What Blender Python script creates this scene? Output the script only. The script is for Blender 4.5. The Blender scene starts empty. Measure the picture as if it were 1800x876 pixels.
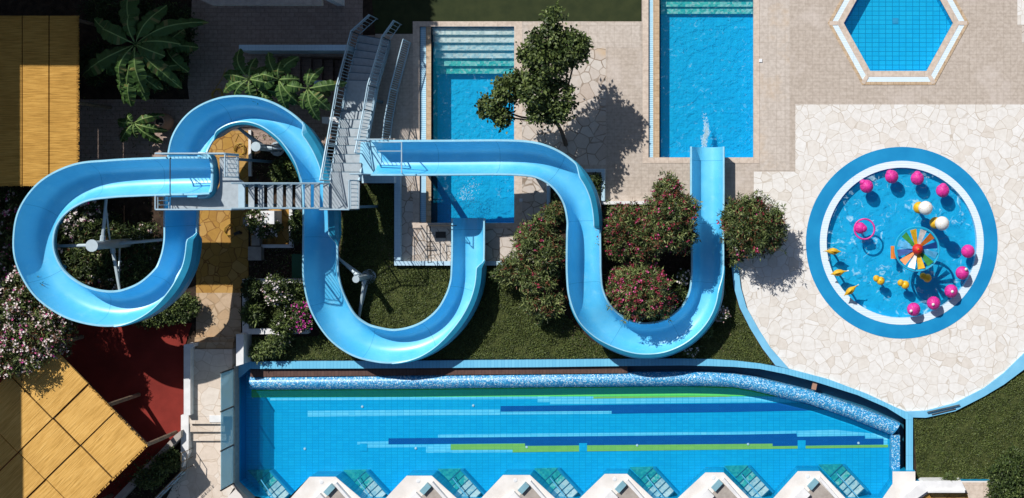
import bpy, math, random
from mathutils import Vector, noise
from mathutils.geometry import tessellate_polygon
R = math.radians
S = bpy.context.scene
C = S.collection

# ---------------------------------------------------------------- camera, sky, sun, exposure
HC = 44.0                      # drone height in metres
NX, NY = 1280.0, 345.0         # point of the photograph straight below the drone
cam_d = bpy.data.cameras.new('camera'); cam = bpy.data.objects.new('camera', cam_d); C.objects.link(cam)
cam.location = (NX/50, -NY/50, HC); cam.rotation_euler = (0, 0, 0)
cam_d.sensor_width = 36; cam_d.lens = 44.0
cam_d.shift_x = -(NX-900)/1800.0; cam_d.shift_y = (NY-438)/1800.0
cam_d.clip_start = 0.5; cam_d.clip_end = 3000
S.camera = cam

SUN_L = 0.95                   # shadow length per metre of height
sdir = Vector((0.54*SUN_L, -0.84*SUN_L, -1)).normalized()
w = bpy.data.worlds.new('World'); S.world = w; w.use_nodes = True
nt = w.node_tree; bg = nt.nodes['Background']
sky = nt.nodes.new('ShaderNodeTexSky'); sky.sky_type = 'NISHITA'; sky.sun_disc = False
sky.sun_elevation = math.asin(-sdir.z); sky.sun_rotation = math.atan2(-0.54, 0.84)
nt.links.new(sky.outputs[0], bg.inputs[0]); bg.inputs[1].default_value = 0.06
sl = bpy.data.lights.new('sun', 'SUN'); sl.energy = 4.4; sl.angle = R(0.5); sl.color = (1.0, 0.965, 0.915)
so = bpy.data.objects.new('sun', sl); C.objects.link(so); so.rotation_euler = sdir.to_track_quat('-Z', 'Y').to_euler()
so.location = (0, 0, 60)
S.view_settings.view_transform = 'Standard'; S.view_settings.look = 'None'
S.view_settings.exposure = 0.10; S.view_settings.gamma = 1

# ---------------------------------------------------------------- helpers
def P(px, py, z=0.0):
    """photo pixel + height -> world point"""
    s = (HC-z)/HC
    return Vector(((NX+(px-NX)*s)/50, -(NY+(py-NY)*s)/50, z))
def U(px, py, z=0.0):
    """plan position (pixels at ground level) -> world"""
    return Vector((px/50, -py/50, z))
WLOC = {}
class MB:
    def __init__(s): s.v = []; s.f = []; s.m = []
    def face(s, pts, m=0):
        i = len(s.v); s.v += [tuple(p) for p in pts]; s.f.append(tuple(range(i, i+len(pts)))); s.m.append(m)
    def prism(s, poly, z0, z1, m=0, bottom=False):
        """poly = world xy list; solid between z0 and z1"""
        p = [(q[0], q[1]) for q in poly]
        a = sum(p[i][0]*p[(i+1) % len(p)][1]-p[(i+1) % len(p)][0]*p[i][1] for i in range(len(p)))
        if a < 0: p.reverse()
        n = len(p); i = len(s.v)
        s.v += [(x, y, z0) for x, y in p]+[(x, y, z1) for x, y in p]
        for k in range(n):
            s.f.append((i+k, i+(k+1) % n, i+n+(k+1) % n, i+n+k)); s.m.append(m)
        s.flat(p, z1, m=m)
        s.f.append(tuple(i+k for k in reversed(range(n)))); s.m.append(m)
    def flat(s, poly, z, holes=(), m=0):
        loops = [[Vector((q[0], q[1], 0)) for q in poly]]+[[Vector((q[0], q[1], 0)) for q in h] for h in holes]
        i = len(s.v); al = [v for l in loops for v in l]
        s.v += [(v.x, v.y, z) for v in al]
        for t in tessellate_polygon(loops):
            a, b, c = (al[k] for k in t)
            if (b-a).cross(c-a).z < 0: t = (t[0], t[2], t[1])
            if abs((b-a).cross(c-a).z) > 1e-9:
                s.f.append(tuple(i+k for k in t)); s.m.append(m)
    def wall(s, poly, z0, z1, m=0, closed=True):
        n = len(poly)
        for k in range(n if closed else n-1):
            a, b = poly[k], poly[(k+1) % n]
            s.face([(a[0], a[1], z0), (b[0], b[1], z0), (b[0], b[1], z1), (a[0], a[1], z1)], m)
    def box(s, c, d, rz=0, m=0):
        cx, cy, cz = c; hx, hy, hz = d[0]/2, d[1]/2, d[2]/2
        co, si = math.cos(rz), math.sin(rz)
        s.prism([(cx+x*co-y*si, cy+x*si+y*co) for x, y in ((-hx, -hy), (hx, -hy), (hx, hy), (-hx, hy))], cz-hz, cz+hz, m)
    def tube(s, pts, r, n=6, m=0, cap=True, r1=None):
        pts = [Vector(p) for p in pts]; k = len(pts); i0 = len(s.v)
        for j, p in enumerate(pts):
            t = (pts[min(j+1, k-1)]-pts[max(j-1, 0)]).normalized()
            up = Vector((0, 0, 1)) if abs(t.z) < .95 else Vector((1, 0, 0))
            a = t.cross(up).normalized(); b = t.cross(a).normalized()
            rr = r if r1 is None else r+(r1-r)*j/(k-1)
            for q in range(n):
                an = 2*math.pi*q/n; s.v.append(tuple(p+a*math.cos(an)*rr+b*math.sin(an)*rr))
        for j in range(k-1):
            for q in range(n):
                a = i0+j*n+q; b = i0+j*n+(q+1) % n; s.f.append((a, b, b+n, a+n)); s.m.append(m)
        if cap:
            s.f.append(tuple(i0+q for q in reversed(range(n)))); s.m.append(m)
            s.f.append(tuple(i0+(k-1)*n+q for q in range(n))); s.m.append(m)
    def lathe(s, c, prof, n=20, m=0, sx=1, sy=1):
        """prof = [(r, z)...] from bottom to top, closed at the ends"""
        i0 = len(s.v); c = Vector(c)
        for r, z in prof:
            for q in range(n):
                an = 2*math.pi*q/n; s.v.append((c.x+r*sx*math.cos(an), c.y+r*sy*math.sin(an), c.z+z))
        for j in range(len(prof)-1):
            for q in range(n):
                a = i0+j*n+q; b = i0+j*n+(q+1) % n; s.f.append((a, b, b+n, a+n)); s.m.append(m)
        s.f.append(tuple(i0+q for q in reversed(range(n)))); s.m.append(m)
        s.f.append(tuple(i0+(len(prof)-1)*n+q for q in range(n))); s.m.append(m)
    def ball(s, c, r, m=0, n=18, squash=1.0, sx=1, sy=1):
        s.lathe(c, [(r*math.sin(math.pi*k/12)+1e-4, -r*squash*math.cos(math.pi*k/12)) for k in range(13)], n, m, sx, sy)
    def ring(s, c, r0, r1, z0, z1, n=96, m=0, inner=True):
        for k in range(n):
            a, b = 2*math.pi*k/n, 2*math.pi*(k+1)/n
            def q(r, an, z): return (c[0]+r*math.cos(an), c[1]+r*math.sin(an), z)
            s.face([q(r0, a, z1), q(r1, a, z1), q(r1, b, z1), q(r0, b, z1)], m)
            s.face([q(r1, a, z0), q(r1, b, z0), q(r1, b, z1), q(r1, a, z1)], m)
            if inner: s.face([q(r0, b, z0), q(r0, a, z0), q(r0, a, z1), q(r0, b, z1)], m)
    def build(s, name, mats, parent=None, smooth=False, origin=None):
        if not isinstance(mats, (list, tuple)): mats = [mats]
        if parent is not None: o0 = WLOC[parent.as_pointer()]
        elif origin is not None: o0 = Vector(origin)
        else:
            xs = [v[0] for v in s.v]; ys = [v[1] for v in s.v]
            o0 = Vector(((min(xs)+max(xs))/2, (min(ys)+max(ys))/2, min(v[2] for v in s.v)))
        me = bpy.data.meshes.new(name)
        me.from_pydata([(v[0]-o0.x, v[1]-o0.y, v[2]-o0.z) for v in s.v], [], s.f)
        for m in mats: me.materials.append(m)
        me.polygons.foreach_set('material_index', s.m)
        if smooth: me.polygons.foreach_set('use_smooth', [True]*len(s.f))
        me.update(); o = bpy.data.objects.new(name, me); C.objects.link(o)
        if parent is not None: o.parent = parent
        else: o.location = o0
        WLOC[o.as_pointer()] = o0.copy()
        return o
def tag(o, label=None, cat=None, group=None, kind=None):
    if label: o['label'] = label
    if cat: o['category'] = cat
    if group: o['group'] = group
    if kind: o['kind'] = kind
    return o
def thing(name, loc, label, cat, group=None):
    o = bpy.data.objects.new(name, None); C.objects.link(o); o.location = loc
    o.empty_display_size = .3; WLOC[o.as_pointer()] = Vector(loc)
    return tag(o, label, cat, group)
def struct(name, mb, mat, smooth=False): return tag(mb.build(name, mat, None, smooth), kind='structure')
def pp(pts, z=0.0): return [P(x, y, z)[:2] for x, y in pts]
def up(pts): return [U(x, y)[:2] for x, y in pts]
def circ(cx, cy, r, n=96): return [(cx+r*math.cos(2*math.pi*k/n), cy+r*math.sin(2*math.pi*k/n)) for k in range(n)]
def rect(x0, y0, x1, y1): return [(x0, y0), (x1, y0), (x1, y1), (x0, y1)]
def inside(x, y, poly):
    r = False; j = len(poly)-1
    for i in range(len(poly)):
        xi, yi = poly[i]; xj, yj = poly[j]
        if (yi > y) != (yj > y) and x < (xj-xi)*(y-yi)/(yj-yi)+xi: r = not r
        j = i
    return r
def strip(a, b): return list(a)+list(reversed(b))
def offset_line(pts, d):
    out = []
    for i, p in enumerate(pts):
        a = pts[max(i-1, 0)]; b = pts[min(i+1, len(pts)-1)]
        t = Vector((b[0]-a[0], b[1]-a[1])).normalized(); out.append((p[0]-t.y*d, p[1]+t.x*d))
    return out

# ---------------------------------------------------------------- materials
def srgb(r, g, b):
    f = lambda c: (c/255/12.92 if c/255 <= .04045 else ((c/255+.055)/1.055)**2.4)
    return (f(r), f(g), f(b), 1)
def lin(r, g, b): return (r, g, b, 1)
class NT:
    def __init__(s, name):
        s.mat = bpy.data.materials.new(name); s.mat.use_nodes = True; s.t = s.mat.node_tree
        s.b = s.t.nodes['Principled BSDF']; s.pos = s.n('ShaderNodeNewGeometry').outputs['Position']
    def n(s, typ, **kw):
        x = s.t.nodes.new(typ)
        for k, v in kw.items(): setattr(x, k, v)
        return x
    def l(s, a, b): s.t.links.new(a, b)
    def mapping(s, scale=(1, 1, 1), rot=0, loc=(0, 0, 0)):
        m = s.n('ShaderNodeMapping'); s.l(s.pos, m.inputs[0]); m.inputs['Scale'].default_value = scale
        m.inputs['Rotation'].default_value = (0, 0, rot); m.inputs['Location'].default_value = loc
        return m.outputs[0]
    def noise(s, scale, detail=4, vec=None, rough=.55, dist=0):
        x = s.n('ShaderNodeTexNoise'); s.l(vec or s.pos, x.inputs['Vector'])
        x.inputs['Scale'].default_value = scale; x.inputs['Detail'].default_value = detail
        x.inputs['Roughness'].default_value = rough; x.inputs['Distortion'].default_value = dist
        return x.outputs['Fac']
    def ramp(s, fac, stops):
        r = s.n('ShaderNodeValToRGB'); s.l(fac, r.inputs[0]); e = r.color_ramp.elements
        while len(e) < len(stops): e.new(.5)
        for k, (p, c) in enumerate(stops): e[k].position = p; e[k].color = c if len(c) == 4 else (*c, 1)
        return r.outputs[0]
    def mix(s, fac, a, b, mode='MIX'):
        m = s.n('ShaderNodeMix', data_type='RGBA', blend_type=mode)
        if isinstance(fac, (int, float)): m.inputs[0].default_value = fac
        else: s.l(fac, m.inputs[0])
        for v, k in ((a, 6), (b, 7)):
            if isinstance(v, tuple): m.inputs[k].default_value = v
            else: s.l(v, m.inputs[k])
        return m.outputs[2]
    def bump(s, h, strength=.3, dist=.02):
        b = s.n('ShaderNodeBump'); s.l(h, b.inputs['Height']); b.inputs['Strength'].default_value = strength
        b.inputs['Distance'].default_value = dist; s.l(b.outputs[0], s.b.inputs['Normal'])
    def done(s, col, rough=.7, spec=None):
        if isinstance(col, tuple): s.b.inputs['Base Color'].default_value = col
        else: s.l(col, s.b.inputs['Base Color'])
        s.b.inputs['Roughness'].default_value = rough
        if spec is not None: s.b.inputs['Specular IOR Level'].default_value = spec
        return s.mat
def mottled(name, a, b, scale=3, rough=.8, bs=None, bstr=.3, bd=.01, spec=.3, lo=.35, hi=.65):
    t = NT(name); c = t.ramp(t.noise(scale, 6), [(lo, a), (hi, b)])
    if bs: t.bump(t.noise(bs, 4), bstr, bd)
    return t.done(c, rough, spec)
def paver(name, a, b, joint, wdt=.34, hgt=.17, rot=0, stain=None, mort=.008, off=.5):
    t = NT(name); v = t.mapping(rot=rot)
    br = t.n('ShaderNodeTexBrick'); t.l(v, br.inputs['Vector'])
    br.offset = off; br.inputs['Scale'].default_value = 1; br.inputs['Brick Width'].default_value = wdt
    br.inputs['Row Height'].default_value = hgt; br.inputs['Mortar Size'].default_value = mort
    br.inputs['Color1'].default_value = a; br.inputs['Color2'].default_value = b; br.inputs['Mortar'].default_value = joint
    br.inputs['Bias'].default_value = 0
    c = t.mix(.35, br.outputs[0], t.ramp(t.noise(.8, 8), [(.3, a), (.7, b)]))
    sp = t.ramp(t.noise(9, 5), [(.38, lin(.72, .70, .68)), (.6, lin(1, 1, 1))])
    c = t.mix(.6, c, sp, 'MULTIPLY')
    if stain: c = t.mix(t.ramp(t.noise(.55, 7, rough=.65), [(.52, lin(0, 0, 0)), (.66, lin(.55, .55, .55))]), c, stain)
    t.bump(br.outputs['Fac'], -.25, .006)
    return t.done(c, .8, .3)
def crazy(name, cols, joint, scale=2.6, jw=.03, stain=None, st=(.55, .7)):
    t = NT(name)
    wv = t.n('ShaderNodeVectorMath', operation='ADD'); t.l(t.mapping((scale, scale, .001)), wv.inputs[0])
    nn = t.n('ShaderNodeTexNoise'); t.l(t.pos, nn.inputs['Vector']); nn.inputs['Scale'].default_value = 1.3
    sc = t.n('ShaderNodeVectorMath', operation='SCALE'); t.l(nn.outputs['Color'], sc.inputs[0]); sc.inputs['Scale'].default_value = .55
    t.l(sc.outputs[0], wv.inputs[1])
    e = t.n('ShaderNodeTexVoronoi', feature='DISTANCE_TO_EDGE'); t.l(wv.outputs[0], e.inputs['Vector']); e.inputs['Scale'].default_value = 1
    f = t.n('ShaderNodeTexVoronoi', feature='F1'); t.l(wv.outputs[0], f.inputs['Vector']); f.inputs['Scale'].default_value = 1
    sep = t.n('ShaderNodeSeparateColor'); t.l(f.outputs['Color'], sep.inputs[0])
    k = len(cols); c = t.ramp(sep.outputs[0], [(i/(k-1), cc) for i, cc in enumerate(cols)])
    c = t.mix(.5, c, t.ramp(t.noise(6, 7, rough=.65), [(.32, lin(.78, .75, .71)), (.6, lin(1, 1, 1))]), 'MULTIPLY')
    if stain: c = t.mix(t.ramp(t.noise(.5, 7, rough=.6), [(st[0], lin(0, 0, 0)), (st[1], lin(.75, .75, .75))]), c, stain)
    jn = t.ramp(e.outputs['Distance'], [(jw*.45, lin(1, 1, 1)), (jw, lin(0, 0, 0))])
    jf = t.mix(1.0, jn, t.ramp(t.noise(1.7, 3), [(.3, lin(.35, .35, .35)), (.6, lin(1, 1, 1))]), 'MULTIPLY')
    c = t.mix(jf, c, joint)
    t.bump(jn, -.35, .012)
    return t.done(c, .8, .3)
def tiles(name, a, b, joint, wdt=.216, hgt=.1, mort=.006, rough=.25, rot=0, mot=.25):
    t = NT(name); br = t.n('ShaderNodeTexBrick'); t.l(t.mapping(rot=rot), br.inputs['Vector']); br.offset = 0
    br.inputs['Scale'].default_value = 1; br.inputs['Brick Width'].default_value = wdt; br.inputs['Row Height'].default_value = hgt
    br.inputs['Mortar Size'].default_value = mort; br.inputs['Mortar Smooth'].default_value = .3
    br.inputs['Color1'].default_value = a; br.inputs['Color2'].default_value = b; br.inputs['Mortar'].default_value = joint
    c = t.mix(mot, br.outputs[0], t.ramp(t.noise(1.1, 5), [(.35, a), (.65, b)]))
    return t.done(c, rough, .4)
def mosaic(name, cols, scale=28, rough=.25, bump=.0):
    t = NT(name); f = t.n('ShaderNodeTexVoronoi', feature='F1', distance='CHEBYCHEV'); t.l(t.pos, f.inputs['Vector'])
    f.inputs['Scale'].default_value = scale; f.inputs['Randomness'].default_value = .6
    sep = t.n('ShaderNodeSeparateColor'); t.l(f.outputs['Color'], sep.inputs[0])
    r = t.n('ShaderNodeValToRGB'); t.l(sep.outputs[0], r.inputs[0]); e = r.color_ramp.elements; r.color_ramp.interpolation = 'CONSTANT'
    while len(e) < len(cols): e.new(.5)
    for i, c in enumerate(cols): e[i].position = i/len(cols); e[i].color = c
    return t.done(r.outputs[0], rough, .5)
def plain(name, c, rough=.5, metal=0, var=.12, sc=4, spec=.5):
    t = NT(name); d = tuple(x*(1-var) for x in c[:3])+(1,)
    t.b.inputs['Metallic'].default_value = metal
    return t.done(t.ramp(t.noise(sc, 6, rough=.6), [(.35, d), (.6, c)]), rough, spec)

M = {}
M['soil'] = mottled('soil', lin(.022, .014, .010), lin(.065, .042, .028), 4, .95, 40, .6, .03)
M['grass'] = mottled('grass', lin(.038, .048, .013), lin(.085, .10, .028), 5, .95, 30, .8, .03, lo=.3, hi=.7)
M['turf'] = mottled('turf', lin(.024, .034, .012), lin(.036, .046, .016), 2.5, .95, 60, .5, .01)
M['paver'] = paver('beige_paver', lin(.49, .42, .355), lin(.54, .47, .405), lin(.38, .32, .27), wdt=.24, hgt=.12, mort=.007, off=0, stain=lin(.62, .55, .50))
M['paver_smooth'] = paver('pale_paver', lin(.54, .475, .415), lin(.60, .535, .475), lin(.42, .36, .30), .3, .3, off=0, stain=lin(.58, .42, .27))
M['paver_grey'] = paver('grey_paver', lin(.34, .25, .21), lin(.42, .32, .27), lin(.17, .12, .10), .3, .15)
M['crazy'] = crazy('crazy_paving', [lin(.68, .63, .57), lin(.74, .71, .665), lin(.76, .74, .71), lin(.74, .715, .68), lin(.76, .74, .71), lin(.78, .765, .74)], lin(.52, .46, .39), 2.9, .034, lin(.62, .50, .38), (.62, .85))
M['crazy_beige'] = crazy('crazy_paving_beige', [lin(.50, .42, .36), lin(.60, .54, .48), lin(.56, .50, .45), lin(.64, .60, .55)], lin(.26, .20, .15), 2.6, .05, lin(.58, .38, .18), (.6, .75))
M['crazy_yellow'] = crazy('crazy_paving_yellow', [lin(.36, .19, .04), lin(.46, .26, .055), lin(.42, .24, .07), lin(.50, .30, .09)], lin(.20, .09, .02), 2.9, .045)
M['crazy_tan'] = crazy('crazy_paving_tan', [lin(.46, .31, .18), lin(.56, .42, .28), lin(.52, .38, .26)], lin(.32, .22, .13), 2.8, .045)
M['crazy_cream'] = crazy('crazy_paving_cream', [lin(.62, .52, .43), lin(.72, .62, .53), lin(.70, .63, .56)], lin(.52, .42, .33), 2.2, .03)
M['concrete'] = mottled('concrete', lin(.33, .29, .26), lin(.42, .38, .34), 5, .85, 50, .3, .006)
M['coping'] = paver('coping_stone', lin(.60, .50, .42), lin(.66, .56, .47), lin(.45, .36, .29), .5, .5, off=0)
M['coping_orange'] = paver('coping_ochre', lin(.50, .36, .22), lin(.60, .46, .32), lin(.3, .2, .12), .2, .2, off=0)
M['white_wall'] = mottled('white_wall', lin(.66, .66, .66), lin(.80, .80, .80), 2.5, .7, 30, .15, .005)
M['white_deck'] = mottled('white_deck', lin(.70, .66, .62), lin(.80, .77, .74), 2.0, .75, 50, .2, .004)
M['bluewhite'] = tiles('blue_white_tile', lin(.46, .66, .80), lin(.52, .72, .84), lin(.36, .56, .70), .12, .12, .006)
M['blue_curb'] = mottled('blue_painted_curb', lin(.15, .45, .68), lin(.20, .53, .76), 3, .6, 30, .15, .004, lo=.3, hi=.7)
M['blue_curb_tile'] = tiles('blue_ledge_tile', lin(.14, .48, .72), lin(.18, .55, .78), lin(.09, .34, .56), .12, 2.0, .008, .35)
M['pool_tile'] = tiles('pool_tile', lin(.006, .40, .72), lin(.010, .47, .78), lin(.003, .25, .47), .216, .1, .008)
M['pool_tile_hex'] = tiles('pool_tile_square', lin(.012, .46, .74), lin(.02, .52, .78), lin(.004, .16, .34), .24, .16, .013)
M['pool_tile_deep'] = tiles('pool_tile_small', lin(.007, .41, .72), lin(.012, .48, .78), lin(.004, .34, .62), .12, .12, .006)
M['pale_tile'] = tiles('pale_blue_tile', lin(.16, .68, .92), lin(.24, .76, .95), lin(.03, .40, .66), .216, .1, .008, mot=0)
M['navy_tile'] = tiles('navy_tile', lin(.004, .06, .30), lin(.006, .08, .34), lin(.003, .05, .24), .216, .1, .006)
M['green_tile'] = tiles('green_tile', lin(.16, .74, .08), lin(.18, .78, .09), lin(.10, .5, .06), .216, .1, .006)
M['lime_tile'] = tiles('lime_tile', lin(.30, .56, .04), lin(.36, .62, .05), lin(.2, .42, .04), .216, .1, .006)
M['mosaic'] = mosaic('blue_mosaic', [lin(.02, .22, .50), lin(.06, .38, .66), lin(.01, .15, .38), lin(.03, .30, .58), lin(.12, .44, .70), lin(.32, .60, .78), lin(.015, .20, .46), lin(.58, .74, .82), lin(.05, .34, .62), lin(.02, .26, .54)], 32, .42)
M['teal_step'] = mosaic('teal_mosaic', [lin(.02, .32, .30), lin(.03, .38, .34), lin(.02, .28, .30), lin(.05, .42, .36)], 12)
M['teal_pale'] = mosaic('pale_teal_mosaic', [lin(.08, .50, .40), lin(.22, .56, .48), lin(.04, .42, .38), lin(.34, .62, .54)], 12)
M['grey_step'] = mosaic('grey_mosaic', [lin(.50, .64, .64), lin(.66, .70, .66), lin(.42, .56, .58), lin(.70, .72, .66)], 12)
M['cream_step'] = mosaic('cream_mosaic', [lin(.80, .76, .66), lin(.86, .80, .70), lin(.62, .64, .58), lin(.84, .80, .74)], 12)
M['gutter_brown'] = paver('gutter_slats', lin(.10, .055, .045), lin(.13, .075, .06), lin(.05, .03, .03), .12, 1.0, mort=.01, off=0)
M['gutter_dark'] = plain('gutter_blue', lin(.01, .10, .17), .4)
M['ring_blue'] = plain('ring_blue_paint', lin(.01, .38, .62), .35)
M['pier_blue'] = plain('pale_teal_tile', lin(.22, .42, .50), .4)
M['deep_wall'] = tiles('deep_wall_tile', lin(.006, .28, .52), lin(.01, .33, .58), lin(.004, .2, .4), .2, .1, .008)
M['gutter_mid'] = plain('kerb_shadow_blue', lin(.01, .25, .46), .35)  # dark blue of the added step kerb, standing for the steps' side shadow
M['gutter_white'] = tiles('gutter_grille', lin(.66, .78, .86), lin(.74, .84, .90), lin(.45, .62, .74), 3.0, .06, .010, .5)
M['gutter_blue'] = tiles('gutter_grille_blue', lin(.42, .68, .84), lin(.50, .74, .88), lin(.12, .36, .56), 3.0, .07, .014, .5)
M['pond_blue'] = mottled('pond_blue_paint', lin(.005, .22, .48), lin(.010, .27, .55), 1.2, .45, 25, .1, .004)
M['pond_floor'] = mottled('pond_floor_paint', lin(.008, .38, .68), lin(.015, .48, .78), 2.2, .5, lo=.3, hi=.7)
M['straw'] = None
t = NT('straw_matting'); v = t.mapping((1.2, 30, 1)); c = t.ramp(t.noise(1.5, 5, v, .6), [(.32, lin(.33, .175, .038)), (.52, lin(.55, .30, .070)), (.7, lin(.65, .39, .105))])
c = t.mix(.5, c, t.ramp(t.noise(1.1, 5), [(.35, lin(.78, .76, .72)), (.6, lin(1, 1, 1))]), 'MULTIPLY'); t.bump(t.noise(1.5, 5, v), .7, .03); M['straw'] = t.done(c, .9, .1)
t = NT('straw_matting_diagonal'); vr = t.n('ShaderNodeVectorRotate', rotation_type='Z_AXIS'); t.l(t.pos, vr.inputs['Vector']); vr.inputs['Angle'].default_value = R(-45.5); mp = t.n('ShaderNodeMapping'); t.l(vr.outputs[0], mp.inputs[0]); mp.inputs['Scale'].default_value = (1.2, 30, 1); v = mp.outputs[0]; c = t.ramp(t.noise(1.5, 5, v, .6), [(.32, lin(.47, .26, .062)), (.52, lin(.68, .395, .110)), (.7, lin(.80, .51, .17))])
c = t.mix(.5, c, t.ramp(t.noise(1.1, 5), [(.35, lin(.80, .78, .74)), (.6, lin(1, 1, 1))]), 'MULTIPLY'); t.bump(t.noise(1.5, 5, v), .7, .03); M['straw_diag'] = t.done(c, .9, .1)
M['wood'] = plain('weathered_wood', lin(.22, .16, .11), .8, var=.4, sc=9)
M['dark_wood'] = plain('dark_timber', lin(.06, .04, .025), .8, var=.4, sc=9)
M['red'] = mottled('red_court', lin(.17, .018, .012), lin(.235, .026, .018), 1.2, .85, 60, .2, .004)
t = NT('blue_fibreglass'); c = t.ramp(t.noise(.9, 6, t.mapping((1, 1, .3)), .6), [(.3, lin(.055, .49, .82)), (.65, lin(.14, .61, .90))])
c = t.mix(t.ramp(t.noise(3.5, 8, rough=.7), [(.55, lin(0, 0, 0)), (.75, lin(.35, .35, .35))]), c, lin(.38, .74, .90)); t.bump(t.noise(14, 3), .08, .01)
M['flume'] = t.done(c, .46, .7); t.b.inputs['Coat Weight'].default_value = .75; t.b.inputs['Coat Roughness'].default_value = .38; t.b.inputs['Coat IOR'].default_value = 1.6
M['flume_rim'] = plain('fibreglass_rim_lit_tone', lin(.32, .68, .88), .35)  # rim coloured paler for the light on its upward faces
M['flume_out'] = plain('blue_fibreglass_shade_tone', lin(.02, .27, .45), .4)  # outside coloured darker for the shade on faces turned from the sun
M['seam'] = plain('flume_joint', lin(.04, .34, .56), .5)
M['steel'] = plain('painted_steel_blue', lin(.34, .50, .60), .45, .1)
M['rail'] = plain('rail_pale_blue', lin(.42, .58, .68), .4, .1)
M['tread'] = plain('grey_tread', lin(.40, .46, .50), .75, var=.15, sc=8)
M['riser'] = plain('stringer_blue_grey', lin(.08, .16, .22), .6)
M['galv'] = plain('galvanised_pole', lin(.50, .60, .65), .4, .2)
M['iron'] = plain('dark_iron', lin(.05, .045, .04), .5, .3)
M['bronze'] = plain('brown_rail', lin(.16, .12, .07), .45, .3)
M['terracotta'] = plain('terracotta', lin(.42, .24, .16), .8)
M['black'] = plain('urn_mouth_shade', lin(.01, .01, .01), .9)  # near black that stands for the shade inside the urn
M['white_plastic'] = plain('white_plastic', lin(.78, .80, .82), .5)
M['tarp'] = plain('green_tarpaulin', lin(.01, .09, .045), .7)
M['bark'] = plain('bark', lin(.16, .12, .09), .9, var=.4, sc=12)
M['stem'] = plain('green_stem', lin(.10, .14, .04), .7, var=.3, sc=9)
def leafmat(name, c, rough=.5):
    t = NT(name); d = tuple(x*.65 for x in c[:3])+(1,)
    m = t.done(t.ramp(t.noise(2.2, 4), [(.3, d), (.65, c)]), rough, .35)
    return m
LG = [leafmat('leaf_dark', lin(.035, .060, .015)), leafmat('leaf_mid', lin(.085, .125, .030)), leafmat('leaf_light', lin(.16, .21, .06))]
LO = [leafmat('oleander_dark', lin(.035, .06, .015)), leafmat('oleander_mid', lin(.14, .19, .055)), leafmat('oleander_light', lin(.30, .35, .13)), leafmat('oleander_brown', lin(.17, .065, .03))]
LL = [leafmat('lawn_dark', lin(.05, .070, .018)), leafmat('lawn_mid', lin(.105, .145, .036)), leafmat('lawn_light', lin(.16, .195, .05))]
LB = [leafmat('banana_leaf', lin(.05, .11, .022), .6), plain('banana_rib', lin(.22, .32, .10), .5), leafmat('banana_leaf_dry', lin(.16, .16, .05), .5)]
M['f_red'] = plain('crimson_petals', lin(.27, .010, .04), .6, var=.4, sc=15)
M['f_white'] = plain('white_petals', lin(.80, .72, .70), .6, var=.2, sc=15)
M['f_pink'] = plain('pink_petals', lin(.62, .10, .28), .6, var=.3, sc=15)
M['f_pale'] = plain('pale_pink_petals', lin(.55, .38, .36), .6, var=.3, sc=15)
M['f_magenta'] = plain('magenta_petals', lin(.50, .02, .30), .6, var=.3, sc=15)
M['foam'] = plain('foam', lin(.60, .85, .96), .6); M['foam'].node_tree.nodes['Principled BSDF'].inputs['Alpha'].default_value = .42
for k, c in dict(pink=lin(.74, .03, .33), yellow=lin(.78, .45, .01), orange=lin(.80, .22, .02), navy=lin(.01, .07, .30), sky=lin(.10, .42, .72), green=lin(.05, .30, .06), red=lin(.65, .02, .015), white=lin(.80, .78, .75), ochre=lin(.55, .30, .03)).items():
    M['toy_'+k] = plain('paint_'+k, c, .55, var=.35, sc=7)
for nm, a, b, sc in (('spotty', lin(.78, .45, .01), lin(.45, .18, .01), 11), ('speckled', lin(.78, .77, .74), lin(.62, .40, .16), 16)):
    t = NT(nm); M[nm] = t.done(t.ramp(t.noise(sc, 2), [(.62, a), (.68, b)]), .4)
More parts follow.
